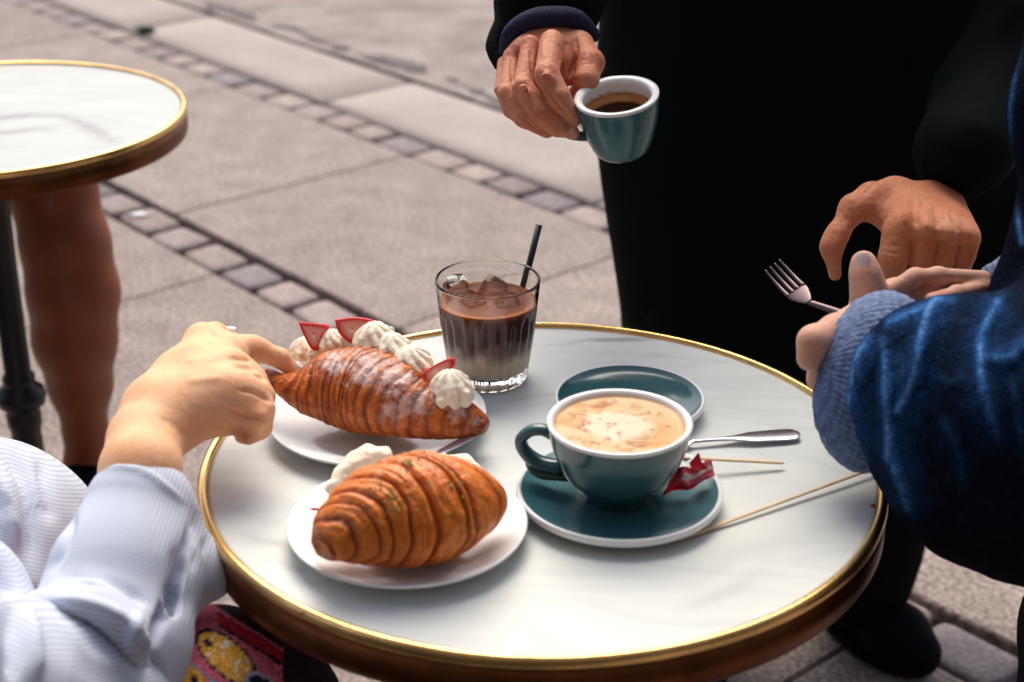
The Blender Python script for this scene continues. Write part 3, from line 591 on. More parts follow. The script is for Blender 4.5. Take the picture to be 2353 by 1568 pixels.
lp_ = [(0, .0095), (.026, .0100), (.0328, .014)]+[(np.interp(z, [.014, .05, .09], [.0332, .0396, .0449]), z) for z in np.linspace(.016, LZ-.001, 44)]+[(np.interp(LZ, [.05, .09], [.0396, .0449])-.0002, LZ)]+[(r, LZ-.0004) for r in np.linspace(.0405, 0, 24)]
V, F = lathe(lp_, 120, gb); z = V[:, 2]-gb[2]; q = V-gb; nz = fbm(q, 70, 3, 4); nz2 = fbm(q*np.array([1, 1, .35]), 160, 8, 3)
t = sstep(.024, .050, z+.016*(nz-.5)+.010*(nz2-.5))[:, None]; milk = np.array([.98, .84, .68]); cof = np.array([.085, .012, .003]); col = milk*(1-t)+cof*t
b_ = np.exp(-((z-LZ)/.0035)**2)[:, None]*.9; col = col*(1-b_)+np.array([.30, .075, .015])*b_
rad_ = np.hypot(q[:, 0], q[:, 1]); top = (z > LZ-.0009)[:, None]; tc_ = np.array([.15, .040, .014])*(.6+.9*fbm(q, 60, 15)[:, None]); col = np.where(top, tc_, col); eg = (top[:, 0]*sstep(.036, .041, rad_))[:, None]; col = col*(1-eg)+np.array([.38, .12, .025])*eg
mesh('coffee', V, F, nmat('iced_coffee', attr=True, rough=.5, spec=.15), gl, cols=col)
def ice(u, v, z, s, rot, seed):
    c = PZ(u, v, TZ+z); n = 6; g_ = np.linspace(-1, 1, n); V = []; F = []; k = 0
    for ax in range(3):
        for sg in (-1, 1):
            A, B = np.meshgrid(g_, g_, indexing='ij'); pp = np.zeros((n, n, 3)); pp[..., ax] = sg; pp[..., (ax+1) % 3] = A; pp[..., (ax+2) % 3] = B; V.append(pp.reshape(-1, 3))
            f = grid_faces(n, n, False)+k; F += [tuple(int(j) for j in (x if sg > 0 else x[::-1])) for x in f]; k += n*n
    V = np.concatenate(V); V = V/np.linalg.norm(V, axis=1)[:, None]**.35; V *= (.85+.30*fbm(V, 1.3, seed)[:, None])
    Rm = np.array(Matrix.Rotation(rot[0], 3, 'X') @ Matrix.Rotation(rot[1], 3, 'Y') @ Matrix.Rotation(rot[2], 3, 'Z')); V = (V*s)@Rm.T+c
    me = mesh('ice_cube', V, F, M['ice'], gl); return me
ice(1045, 664, .0765, .0105, (.4, .3, .5), 1); ice(1130, 672, .0745, .0115, (.6, .2, 1.1), 2); ice(1085, 702, .0735, .0105, (.2, .5, .2), 3); ice(1165, 702, .0745, .0105, (.9, .3, .4), 4)
b0 = PZ(1200, 672, TZ+.070); b1 = P(1239, 517, dep(b0)-.008)
V, F = tube([b0+(b0-b1)*.25, b0, b1], .0030, 16, 1, (0, 1, 0)); V2, F2 = tube([b1, b0], .0025, 16, 1, (0, 1, 0), False)
tag(mesh('drinking_straw', V, F, M['black_plastic']), 'short black straw leaning in the iced coffee glass', 'straw')

# ---------------- cutlery and bits ----------------
def spoon(tip, neck, bowl, wid_h, wid_b, label, name='teaspoon', bend=.0005, drop=.004):
    tip, neck, bowl = map(np.array, (tip, neck, bowl)); n = 60; ax1 = (neck-tip); Ls = np.linalg.norm(ax1); pts = []; w = []; th_ = []
    for s in np.linspace(0, 1, 34): pts.append(tip+ax1*s+np.array([0, 0, bend*math.sin(math.pi*s)])); w.append(np.interp(s, [0, .02, .06, .15, .45, .62, .8, 1], [.45, .82, .96, 1, .86, .42, .24, .22])*wid_h); th_.append(.0012)
    for s in np.linspace(0, 1, 24)[1:]: pts.append(neck+(bowl-neck)*s+np.array([0, 0, -drop*math.sin(math.pi*s)])); w.append(max(.0006, wid_b*math.sin(math.pi*min(1, .06+s*.94))**.6*(1-.25*(1-s)))+0*wid_h); th_.append(.0009)
    pts = np.array(pts); T = np.gradient(pts, axis=0); T /= np.linalg.norm(T, axis=1)[:, None]; sd = np.cross(T, [0, 0, 1.]); sd /= np.linalg.norm(sd, axis=1)[:, None]; up = np.cross(sd, T); V = []; m = 20
    for i, (p, s_, u_) in enumerate(zip(pts, sd, up)):
        for k in range(m):
            a = 2*math.pi*k/m; cup_ = (drop*.9 if i > 36 else -.0006)*(math.cos(a)**2)
            V.append(p+s_*w[i]*math.cos(a)+u_*(th_[i]*math.sin(a)+cup_))
    F = [tuple(int(j) for j in f) for f in grid_faces(len(pts), m)]+[tuple(range(m))[::-1], tuple(range((len(pts)-1)*m, len(pts)*m))]
    return tag(mesh(name, np.array(V), F, M['steel'], loc=tuple(tip)), label, 'spoon')
spoon(PZ(1836, 996, TZ+.004), PZ(1592, 1014, TZ+.006), PZ(1450, 1006, TZ+.012), .0105, .0135, 'steel teaspoon with flat handle pointing right from behind the cappuccino cup')
def stick(a, b, w, label):
    a, b = np.array(a), np.array(b); V, F = tube([a, a+(b-a)*.03, a+(b-a)*.97, b], [w*.6, w, w, w*.6], 10, .55); return tag(mesh('wooden_stirrer', V, F, M['stick'], loc=tuple(a)), label, 'stirrer', 'thin wooden stirrers')
stick(PZ(1570, 1052, TZ+.015), PZ(1801, 1064, TZ+.0055), .0022, 'short wooden stirrer resting between the red sugar packet and the teaspoon')
stick(PZ(1560, 1240, TZ+.0025), PZ(2018, 1072, TZ+.0065), .0019, 'long thin wooden stirrer lying from the teal saucer to the brass rim')
def packet():
    nx, ny = 40, 18; a0, a1 = PZ(1520, 1140, TZ+.0115), PZ(1643, 1098, TZ+.016); b0, b1 = PZ(1552, 1080, TZ+.030), PZ(1634, 1060, TZ+.034)
    t_ = empty('sugar_packet', tuple(a0)); tag(t_, 'crumpled red and white sugar packet tucked beside the cappuccino cup', 'sugar packet'); V = []; col = []
    for i in range(nx):
        for j in range(ny):
            s_ = i/(nx-1); t = j/(ny-1); p = (a0*(1-s_)+a1*s_)*(1-t)+(b0*(1-s_)+b1*s_)*t
            fold = .0035*abs(((t*2.6+s_*.5) % 1)-.5)*2+.006*(float(fbm(np.array([[s_*4, t*3, .3]]), 1.5, 3)[0])-.5)+.0022*math.sin(s_*16+t*5)
            V.append(p+VN*(fold+.005*math.sin(math.pi*s_))+np.array([0, 0, .002*math.sin(s_*9)])); white = .45 < t < .74 and .28 < s_ < .97
            col.append([.95, .82, .84] if white else ([.85, .02, .04] if t < .22 or s_ < .2 else [.92, .15, .19]))
    V = np.array(V); F = grid_faces(nx, ny, False); n = len(V); V = np.concatenate([V, V-VN*.004*.4]); F = np.concatenate([F, F[:, ::-1]+n]); mesh('paper_sleeve', V, F, M['paper'], t_, cols=np.array(col+col))
    Vt = np.array([PZ(u, v, TZ+z) for u, v, z in ((1584, 1064, .035), (1606, 1040, .044), (1613, 1064, .037), (1630, 1078, .033), (1590, 1084, .030))]); Vt = np.concatenate([Vt, Vt-VN*.001]); q = 5
    mesh('torn_corner', Vt, [(0, 1, 2, 3, 4), (9, 8, 7, 6, 5)]+[(k, k+5, (k+1) % 5+5, (k+1) % 5) for k in range(5)], M['paper'], t_, smooth=False, cols=np.tile([.80, .04, .06], (10, 1)))
packet()
# knife tip under the pastry
a = PZ(1000, 1046, TZ+.015); b = PZ(1062, 1014, TZ+.0185); pts = [a, a+(b-a)*.3, a+(b-a)*.7, b, b+(b-a)*.8]
V, F = tube(smooth_prof(pts, 5), np.interp(np.linspace(0, 1, 21), [0, .2, .6, 1], [.0015, .0042, .005, .004]), 12, .18); tag(mesh('dessert_knife', V, F, M['steel_pale'], loc=tuple(a)), 'silver knife tip showing under the right end of the strawberry croissant', 'knife')
c = PZ(702, 1408, TZ+.001); V, F = lathe([(0, .0016), (.0028, .0012), (.004, 0), (0, 0)], 8); V = V*np.array([1.5, .7, 1])+c
tag(mesh('pastry_crumb', V, F, M['crumb']), 'dark crumb by the brass rim in front of the nearest plate', 'crumb')
c = PZ(2006, 1163, TZ+.001); V, F = lathe([(0, .0012), (.0018, .0008), (.0024, 0), (0, 0)], 8)
tag(mesh('pastry_crumb', V+c, F, M['crumb']), 'tiny orange crumb at the right brass rim below the long stirrer', 'crumb')

# ---------------- people ----------------
def skin_cols(V, base, red, spots, seed, shade=.12):
    n = fbm(V, 45, seed, 3)[:, None]; col = base*(1-sstep(.45, .8, n)*.45)+red*sstep(.45, .8, n)*.45
    for p, r, c, w in spots:
        k = (np.exp(-(np.linalg.norm(V-np.array(p), axis=1)/r)**2)*w)[:, None]; col = col*(1-k)+np.array(c)*k
    return col
def nail(p, nrm, axis, l, w, mat_col, parent, mat):
    """fingernail: a small curved plate on the fingertip"""
    nrm = nrm/np.linalg.norm(nrm); axis = axis-nrm*(axis@nrm); axis /= np.linalg.norm(axis); s = np.cross(axis, nrm); V = []; n, m = 9, 9
    for i in range(n):
        for j in range(m):
            a = (i/(n-1)-.5)*2; b = (j/(m-1)-.5)*2; sx = math.sqrt(max(0, 1-.35*a**4))
            V.append(p+axis*a*l+s*b*w*sx-nrm*(b*b*w*.45+.12*l*a*a))
    V = np.array(V); F = grid_faces(n, m, False); N = len(V); V = np.concatenate([V, V-nrm*.0006]); F = np.concatenate([F, F[:, ::-1]+N])
    return mesh('fingernail', V, F, mat, parent, cols=np.tile(mat_col, (len(V), 1)))

def uvd(V):
    d = V[:, 1]*_c-(V[:, 2]-CAMZ)*_s; return CX+FP*V[:, 0]/d, CY-FP*(V[:, 1]*_s+(V[:, 2]-CAMZ)*_c)/d, d
def normals(V, F):
    n = np.cross(V[F[:, 2]]-V[F[:, 0]], V[F[:, 3]]-V[F[:, 1]]); o = np.zeros_like(V)
    for k in range(4): np.add.at(o, F[:, k], n)
    c = np.einsum('ij,ij->', V[F[:, 0]]-V.mean(0), n); o = o if c > 0 else -o
    return o/(np.linalg.norm(o, axis=1)[:, None]+1e-12)
def line_d(u, v, l, k=5):
    q = smooth_prof(l, k) if len(l) > 2 else np.array(l, float); best = np.full(len(u), 1e9); pos = np.zeros(len(u))
    for i in range(len(q)-1):
        a, b = q[i], q[i+1]; w = b-a; L2 = w@w+1e-9; t = np.clip(((u-a[0])*w[0]+(v-a[1])*w[1])/L2, 0, 1); d = np.hypot(u-a[0]-t*w[0], v-a[1]-t*w[1])
        m_ = d < best; best[m_] = d[m_]; pos[m_] = (i+t[m_])/(len(q)-1)
    return best, pos
def press(V, F, lines):
    """model creases (negative) and raised folds (positive) into the side of a body that one sees"""
    N = normals(V, F); u, v, d = uvd(V); face = sstep(-.05, .25, N@VN); add = np.zeros(len(V))
    for l, w, am in lines:
        b, pos = line_d(u, v, l); add += am*np.exp(-(b/w)**2)*np.minimum(1, np.sin(np.pi*np.clip(pos*.94+.03, 0, 1))*1.6)
    return V+N*(add*face)[:, None]
def fold(V, direc, scale, seed, amp, w=None):
    """creases running along direc"""
    d = np.array(direc, float); d /= np.linalg.norm(d); a = V@d; Q_ = V-a[:, None]*d*.72
    n = fbm(Q_, scale, seed, 2); rdg = (1-np.abs(2*n-1)*2.2); rdg = np.clip(rdg, -1, 1); rdg = np.sign(rdg)*np.abs(rdg)**1.5
    c = V-V.mean(0); g = np.stack([fbm(Q_+e, scale, seed, 2)-n for e in np.eye(3)*.002], 1); k = amp*rdg*(1 if w is None else w(V))
    return V+k[:, None]*VN*.8+k[:, None]*np.array([0, 0, .4])
# --- standing person in the black coat ---
man = empty('person', (.38, 1.98, 0)); tag(man, 'standing person in a long black coat holding up a teal espresso cup', 'person')
A = lambda cx, cy, d: P(1110.6+cx*.2281, 37.6+cy*.2281, d)
ra = lambda r, d=1.5: r*.2281*d/FP
def H1(*l): return [(A(x, y, d), ra(r, d)) for x, y, d, r in l]
lo = np.minimum(A(0, -50, 1.45), A(1350, 1400, 1.62))-.03; hi = np.maximum(A(0, -50, 1.45), A(1350, 1400, 1.62))+.05
f = Field(np.minimum(A(-50, 1400, 1.42), A(-50, 1400, 1.62)), np.maximum(A(1400, -200, 1.42), A(1400, -200, 1.64))+.01, .0011)
f.chain(H1((780, -60, 1.61, 150), (760, 120, 1.58, 165), (700, 290, 1.545, 150)), .012)          # wrist to back of hand
f.chain(H1((560, 200, 1.555, 120), (420, 340, 1.545, 120), (300, 420, 1.545, 105)), .010)
f.chain(H1((850, 230, 1.56, 130), (980, 300, 1.545, 140)), .010)
f.chain(H1((860, 300, 1.548, 120), (850, 470, 1.538, 110), (880, 620, 1.530, 80)), .008)
f.chain(H1((690, 270, 1.515, 125), (640, 590, 1.482, 126)), .005)       # index
f.chain(H1((640, 590, 1.482, 128), (760, 810, 1.476, 118), (915, 1035, 1.488, 78)), .0025)
f.chain(H1((470, 300, 1.530, 92), (395, 710, 1.498, 100)), .0030)        # middle
f.chain(H1((395, 715, 1.498, 110), (600, 980, 1.488, 122), (745, 1110, 1.488, 105), (905, 1175, 1.492, 66)), .0025)
f.chain(H1((300, 400, 1.545, 85), (235, 770, 1.512, 88)), .0028)         # ring
f.chain(H1((240, 780, 1.512, 95), (410, 1010, 1.505, 110), (640, 1150, 1.508, 80)), .0026)
f.chain(H1((205, 470, 1.558, 65), (165, 740, 1.535, 52)), .0024)         # little finger
f.chain(H1((170, 750, 1.535, 55), (270, 950, 1.53, 70), (420, 1080, 1.53, 60)), .0026)
f.chain(H1((480, 560, 1.535, 120), (700, 760, 1.530, 120), (860, 900, 1.525, 95)), .006)
f.chain(H1((960, 270, 1.545, 125), (1080, 470, 1.522, 138), (1040, 640, 1.508, 118)), .004)      # thumb mound
f.chain(H1((1040, 640, 1.508, 115), (960, 780, 1.520, 88), (955, 850, 1.528, 76)), .005)
for x, y, d, r in ((690, 215, 1.520, 60), (470, 255, 1.530, 48), (640, 600, 1.465, 45), (400, 720, 1.478, 40)): f.cone(A(x, y, d), A(x+10, y+20, d), ra(r), ra(r), .008)
# creases
for l in ([(560, 590, 1.445), (640, 560, 1.44), (730, 590, 1.447)], [(930, 200, 1.50), (940, 330, 1.497), (890, 520, 1.49), (845, 650, 1.485)], [(340, 700, 1.463), (400, 680, 1.46), (460, 700, 1.465)],
          [(1000, 700, 1.468), (1080, 690, 1.47)], [(1120, 330, 1.487), (1175, 480, 1.485), (1160, 600, 1.482)]):
    for i in range(len(l)-1): f.cone(A(*l[i]), A(*l[i+1]), .0009, .0009, -.0022)
cA = lambda l: [(1110.6+x*.2281, 37.6+y*.2281) for x, y in l]
V, F = f.mesh()
V = press(V, F, [(cA([(470, 330), (490, 480), (500, 640)]), 4, -.0022), (cA([(270, 430), (285, 560), (300, 680)]), 4, -.002), (cA([(560, 640), (650, 760), (760, 900), (860, 1030)]), 3.5, -.0022), (cA([(930, 220), (935, 380), (890, 520), (845, 650)]), 4, -.003),
    (cA([(560, 585), (640, 560), (720, 590)]), 2.2, -.0007), (cA([(570, 620), (640, 600), (710, 625)]), 2.2, -.0006), (cA([(340, 700), (400, 680), (460, 705)]), 2.2, -.0007), (cA([(345, 730), (400, 712), (455, 732)]), 2.2, -.0006),
    (cA([(1000, 700), (1060, 690), (1120, 700)]), 2, -.0006), (cA([(1120, 330), (1175, 480), (1165, 600)]), 3, -.0012), (cA([(1040, 300), (1090, 420), (1090, 520)]), 3, -.0008), (cA([(620, 230), (600, 330), (610, 430)]), 5, .0010), (cA([(760, 260), (780, 380), (760, 470)]), 5, -.0010),
    (cA([(820, 200), (850, 300), (830, 420)]), 4, .0009), (cA([(380, 1000), (520, 1130), (700, 1200)]), 4, -.0010), (cA([(880, 640), (930, 640), (980, 650)]), 2, -.0006)])
dsk = np.array([.62, .26, .155]); red = np.array([.48, .11, .055])
col = skin_cols(V, dsk, red, [(A(620, 640, 1.46), .012, (.36, .085, .05), .75), (A(450, 850, 1.47), .016, (.36, .09, .045), .65), (A(560, 1000, 1.46), .016, (.36, .09, .045), .65), (A(700, 1100, 1.47), .012, (.36, .10, .05), .35), (A(830, 900, 1.46), .010, (.38, .09, .05), .4)], 3)  # dark red spots paint shade onto the lower fingers
Vr, Fr, Cr = V, F, col
# left hand
B = lambda cx, cy, d: P(1694.1+cx*.4802, 376.5+cy*.4802, d)
rb = lambda r, d=1.48: r*.4802*d/FP
def H2(*l): return [(B(x, y, d), rb(r, d)) for x, y, d, r in l]
f = Field(np.minimum(B(370, 640, 1.40), B(370, 640, 1.66)), np.maximum(B(1220, 20, 1.40), B(1220, 20, 1.66)), .0012)
f.chain(H2((1010, 90, 1.60, 90), (930, 190, 1.56, 112)), .01)
f.chain(H2((790, 150, 1.540, 78), (800, 300, 1.476, 84)), .010)
f.chain(H2((880, 160, 1.545, 72), (905, 305, 1.472, 76)), .012)
f.chain(H2((960, 180, 1.550, 72), (1010, 320, 1.474, 72)), .012)
f.chain(H2((1020, 210, 1.555, 72), (1095, 340, 1.482, 66)), .012)
for x, y, d in ((905, 318, 1.456), (1010, 332, 1.458), (1100, 348, 1.468)): f.cone(B(x, y, d), B(x, y+8, d), rb(38), rb(36), .010)
f.chain(H2((770, 330, 1.476, 78), (748, 450, 1.475, 70), (745, 580, 1.50, 55)), .004)
f.chain(H2((905, 340, 1.470, 66), (880, 460, 1.476, 56), (868, 560, 1.51, 46)), .0022)
f.chain(H2((1010, 350, 1.472, 60), (985, 460, 1.480, 52), (965, 560, 1.51, 44)), .0022)
f.chain(H2((1105, 360, 1.478, 60), (1085, 440, 1.484, 54), (1060, 540, 1.51, 42)), .0022)
f.chain(H2((740, 135, 1.535, 74), (640, 160, 1.515, 62), (555, 215, 1.505, 60), (475, 345, 1.497, 47), (450, 400, 1.495, 44), (468, 530, 1.495, 30)), .010)
f.chain(H2((640, 200, 1.51, 60), (740, 280, 1.50, 66)), .012)
for l in ([(540, 320, 1.478), (580, 290, 1.478)], [(520, 350, 1.475), (560, 335, 1.477)], [(490, 385, 1.475), (530, 380, 1.478)], [(630, 240, 1.478), (660, 300, 1.475)]):
    f.cone(B(*l[0]), B(*l[1]), .0012, .0012, -.004)
cB = lambda l: [(1694.1+x*.4802, 376.5+y*.4802) for x, y in l]
V2, F2 = f.mesh()
V2 = press(V2, F2, [(cB([(840, 170), (850, 240), (860, 310)]), 8, -.0022), (cB([(880, 180), (895, 220)]), 6, -.0016), (cB([(940, 200), (955, 260), (965, 320)]), 7, -.0016), (cB([(1020, 230), (1045, 290), (1060, 330)]), 6, -.0013),
    (cB([(800, 150), (800, 230), (800, 300)]), 6, .0012), (cB([(900, 200), (905, 260), (908, 310)]), 5, .0010), (cB([(1000, 230), (1010, 290)]), 5, .0010), (cB([(640, 200), (660, 260), (700, 300)]), 5, -.0014), (cB([(600, 230), (640, 280)]), 3, -.0008),
    (cB([(500, 330), (530, 345)]), 2.2, -.0007), (cB([(495, 350), (530, 362)]), 2.2, -.0007), (cB([(490, 372), (525, 382)]), 2.2, -.0006), (cB([(545, 260), (580, 290)]), 2.5, -.0007), (cB([(700, 60), (640, 110), (600, 150)]), 6, -.0012),
    (cB([(740, 390), (790, 392)]), 3, -.0006), (cB([(700, 420), (760, 430), (800, 420)]), 3, -.0006)]+[(cB([(x-25, y), (x, y-6), (x+25, y)]), 2.2, -.0006) for x, y in ((905, 345), (905, 360), (1010, 358), (1100, 370))])
col2 = skin_cols(V2, np.array([.62, .245, .125]), np.array([.48, .11, .045]), [(B(740, 430, 1.45), .014, (.36, .09, .04), .5), (B(700, 180, 1.50), .014, (.36, .10, .05), .5), (B(480, 400, 1.46), .010, (.42, .12, .07), .5), (B(980, 430, 1.45), .016, (.34, .085, .04), .45), (B(1030, 280, 1.45), .02, (.60, .32, .19), .5)], 7)  # dark red spots also carry painted shade on this hand
# arms and trunk (coarse, inside the clothes)
f = Field((-.25, 1.2, .72), (.95, 2.25, 1.6), .012)
f.chain([(A(780, -60, 1.63), .030), (np.array([.10, 1.72, 1.12]), .04), (np.array([.16, 1.95, 1.38]), .05), (np.array([.36, 2.0, 1.42]), .07), (np.array([.60, 1.95, 1.38]), .05), (np.array([.70, 1.75, 1.10]), .04), (B(1010, 60, 1.62), .028)], .02)
f.chain([(np.array([.37, 2.0, 1.45]), .12), (np.array([.37, 2.0, .85]), .13)], .03)
V3, F3 = f.mesh(); c3 = np.tile([.5, .23, .14], (len(V3), 1))
mesh('body', np.concatenate([Vr, V2, V3]), np.concatenate([Fr, F2+len(Vr), F3+len(Vr)+len(V2)]), M['skin_m'], man, cols=np.concatenate([Cr, col2, c3]))
nail(A(905, 1165, 1.4755), VN, A(940, 1190, 1.48)-A(860, 1130, 1.48), .0042, .0034, (.50, .26, .17), man, M['skin_m'])
# coat: trunk, sleeves
f = Field((-.28, 1.38, .12), (1.05, 2.35, 1.62), .0075)
f.ell((.372, 2.02, 1.20), (.280, .17, .50), .01); f.ell((.388, 2.03, .86), (.278, .17, .50), .05)
f.cone((.262, 2.02, .78), (.292, 2.04, .40), .14, .135, .05); f.cone((.52, 2.02, .78), (.60, 2.04, .34), .15, .16, .05); f.cone((.40, 2.05, .70), (.45, 2.07, .34), .16, .16, .05)
f.chain([(P(1262, 18, 1.605), px(122, 1.605)), (P(1285, -80, 1.66), px(135, 1.66)), (np.array([.11, 1.82, 1.25]), .075), (np.array([.22, 1.98, 1.40]), .095)], .03)
f.chain([(P(2207, 358, 1.574), px(114, 1.574)), (P(2270, 250, 1.68), px(125, 1.68)), (np.array([.62, 1.75, 1.08]), .07), (np.array([.68, 1.92, 1.20]), .08), (np.array([.56, 1.99, 1.38]), .10)], .03)
for a_, b_ in (((2150, 80), (2230, 150)), ((2230, 150), (2330, 160)), ((2190, 270), (2300, 340)), ((2120, 330), (2260, 370))):
    f.cone(P(*a_, 1.82), P(*b_, 1.82), .008, .006, .02)
V, F = f.mesh(); V = fold(V, (.15, 0, 1), 7, 5, .014); V = fold(V, (.8, 0, .4), 14, 9, .006)
mesh('coat', V, F, M['black_cloth'], man)
V, F = tube(smooth_prof([P(1158, 120, 1.575), P(1172, 78, 1.553), P(1212, 50, 1.548), P(1268, 40, 1.546), P(1325, 46, 1.548), P(1372, 88, 1.56)], 6), np.interp(np.linspace(0, 1, 31), [0, .2, .5, .8, 1], [.005, .008, .011, .010, .006]), 14, 1, (0, 0, 1)); mesh('jumper_cuff', V, F, M['navy'], man)
def collar_ring(): pass
# bell of the sleeve
q = smooth_prof([P(1160, 0, 1.66), P(1158, 50, 1.64), P(1135, 105, 1.615), P(1150, 150, 1.60)], 6); V, F = tube(q, np.linspace(.012, .007, len(q)), 10); mesh('sleeve_edge', V, F, M['black_cloth'], man)
# trousers and shoes
f = Field((.0, 1.6, .0), (.85, 2.3, .9), .009)
for xx, yy, tx in ((.25, 2.02, .24), (.555, 2.02, .50)):
    f.chain([((xx+.03, yy, .85), .13), ((xx, yy-.02, .50), .095), ((tx+.0, yy-.04, .10), .075)], .02)
V, F = f.mesh(); V = V+(np.stack([fbm(V, 14, 13+i, 3) for i in range(3)], 1)-.5)*.02; mesh('trousers', V, F, M['trouser'], man)
def shoe(ankle, toe, parent, w=.046, mat='leather'):
    ankle, toe = np.array(ankle), np.array(toe); v = toe-ankle; lo = np.minimum(ankle, toe)-.08; hi = np.maximum(ankle, toe)+.08; lo[2] = 0; hi[2] = .16
    f = Field(lo, hi, .004); f.chain([((ankle[0]-v[0]*.15, ankle[1]-v[1]*.15, .05), w*.85), ((ankle+v*.3)*np.array([1, 1, 0])+np.array([0, 0, .052]), w*.86), ]+[], .01) if False else None
    c = lambda t, z: np.array([ankle[0]+v[0]*t, ankle[1]+v[1]*t, z])
    f.chain([(c(-.18, .045), w*.82), (c(.25, .05), w*.80), (c(.62, .040), w*.95), (c(.88, .034), w*.72)], .012); f.chain([(c(-.05, .11), w*.7), (c(.1, .06), w*.8)], .015)
    V, F = f.mesh(); V[:, 2] = np.maximum(V[:, 2], .012); mesh('shoe', V, F, M[mat], parent)
    sole = [c(t, .008) for t in (-.32, .1, .5, 1.05)]; V, F = tube(smooth_prof(sole, 5), np.interp(np.linspace(0, 1, 16), [0, .15, .6, .85, 1], [.02, .038, .05, .042, .012]), 14, .17); V[:, 2] = np.maximum(V[:, 2], .0005); mesh('shoe_sole', V, F, M[mat], parent)
tL = PZ(2135, 1490, .05); shoe((.50, 1.985, 0), (tL[0]-.005, tL[1]+.0, 0), man, .05)
shoe((.26, 1.98, 0), (.24, 1.74, 0), man, .048)

# --- seated person in the striped shirt (left, near) ---
wom = empty('person', (-.55, .80, 0)); tag(wom, 'seated person in a pale striped shirt reaching to pinch a croissant', 'person')
Cc = lambda cx, cy, d: P(225.9+cx*.2521, 715.3+cy*.2521, d)
rc = lambda r, d=1.3: r*.2521*d/FP
def H3(*l): return [(Cc(x, y, d), rc(r, d)) for x, y, d, r in l]
f = Field(np.minimum(Cc(-150, 1900, 1.13), Cc(-150, 1900, 1.46)), np.maximum(Cc(2000, 20, 1.13), Cc(2000, 20, 1.46)), .0014)
f.chain(H3((330, 1800, 1.20, 330), (385, 1450, 1.21, 345), (430, 1180, 1.24, 320), (560, 930, 1.275, 290)), .012)      # forearm to wrist
f.chain(H3((560, 930, 1.275, 285), (760, 650, 1.31, 250), (960, 330, 1.35, 195)), .02)
f.chain(H3((600, 900, 1.27, 280), (950, 640, 1.30, 265), (1180, 420, 1.335, 200)), .02)
f.chain(H3((700, 980, 1.26, 240), (1080, 780, 1.275, 235), (1300, 620, 1.30, 190)), .02)
f.chain(H3((800, 900, 1.265, 200), (1250, 850, 1.27, 190), (1400, 780, 1.28, 165)), .02)
f.chain(H3((960, 260, 1.355, 150), (1060, 215, 1.37, 95), (1190, 215, 1.385, 62)), .010)                      # raised thumb knuckle
f.chain(H3((1090, 330, 1.35, 155), (1400, 345, 1.36, 112), (1470, 360, 1.362, 104)), .008)                     # index
f.chain(H3((1470, 360, 1.362, 104), (1660, 430, 1.368, 90), (1800, 565, 1.372, 62)), .003)
f.chain(H3((1250, 520, 1.31, 150), (1420, 640, 1.30, 108)), .006)                                         # middle knuckle
f.chain(H3((1420, 640, 1.30, 108), (1510, 780, 1.295, 95), (1490, 960, 1.30, 85)), .005)
f.chain(H3((1380, 780, 1.275, 135), (1490, 900, 1.272, 108), (1500, 1060, 1.278, 92)), .006)
f.chain(H3((1290, 870, 1.262, 130), (1420, 980, 1.262, 105), (1440, 1100, 1.272, 85)), .007)
f.cone(Cc(1370, 1160, 1.27), Cc(1300, 1150, 1.28), rc(60), rc(55), .005)
for l in ([(1240, 480, 1.262), (1400, 560, 1.266), (1510, 600, 1.275)], [(1260, 760, 1.222), (1420, 800, 1.228), (1560, 870, 1.25)], [(1200, 930, 1.218), (1340, 990, 1.224), (1480, 1060, 1.238)]):
    for i in range(2): f.cone(Cc(*l[i]), Cc(*l[i+1]), .0016, .0016, -.005)
for c_ in ((1180, 470, 1.29, 60), (1210, 680, 1.262, 80)): f.cone(Cc(*c_[:3]), Cc(c_[0]+30, c_[1]+8, c_[2]), rc(c_[3]), rc(c_[3]), .018)
cC = lambda l: [(225.9+x*.2521, 715.3+y*.2521) for x, y in l]
V, F = f.mesh()
V = press(V, F, [(cC([(1230, 500), (1380, 530), (1530, 640)]), 5, -.0030), (cC([(1280, 720), (1420, 740), (1580, 830)]), 5, -.0028), (cC([(1200, 900), (1340, 960), (1560, 1000)]), 6, -.0028), (cC([(1180, 420), (1300, 440), (1420, 450)]), 6, -.0020),
    (cC([(760, 470), (960, 440), (1130, 420)]), 10, .0014), (cC([(780, 640), (960, 620), (1150, 600)]), 10, .0012), (cC([(1340, 300), (1370, 360), (1380, 420)]), 3, -.0006), (cC([(1640, 370), (1660, 430), (1650, 490)]), 3, -.0007), (cC([(1000, 190), (1100, 240), (1180, 260)]), 5, -.0016), (cC([(540, 960), (700, 1050), (800, 1180)]), 10, -.0012)])
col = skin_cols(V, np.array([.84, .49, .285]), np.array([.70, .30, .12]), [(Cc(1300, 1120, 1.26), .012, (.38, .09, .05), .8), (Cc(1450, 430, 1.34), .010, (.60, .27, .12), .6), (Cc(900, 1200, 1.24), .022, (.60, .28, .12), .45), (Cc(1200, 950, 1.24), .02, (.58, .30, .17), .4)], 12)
f = Field((-1.0, .35, .42), (-.15, 1.2, 1.25), .014); f.chain([(P(300, 1250, 1.20), .028), (P(240, 1500, 1.16), .032), (P(180, 1680, 1.13), .035), (np.array([-.52, .62, 1.0]), .045), (np.array([-.70, .62, 1.08]), .05)], .02); f.chain([((-.72, .62, 1.10), .09), ((-.74, .62, .55), .11), ], .03); f.chain([((-.68, .62, .52), .08), ((-.33, 1.02, .56), .06)], .03)
V3, F3 = f.mesh()
mesh('body', np.concatenate([V, V3]), np.concatenate([F, F3+len(V)]), M['skin_w'], wom, cols=np.concatenate([col, np.tile([.7, .45, .3], (len(V3), 1))]))
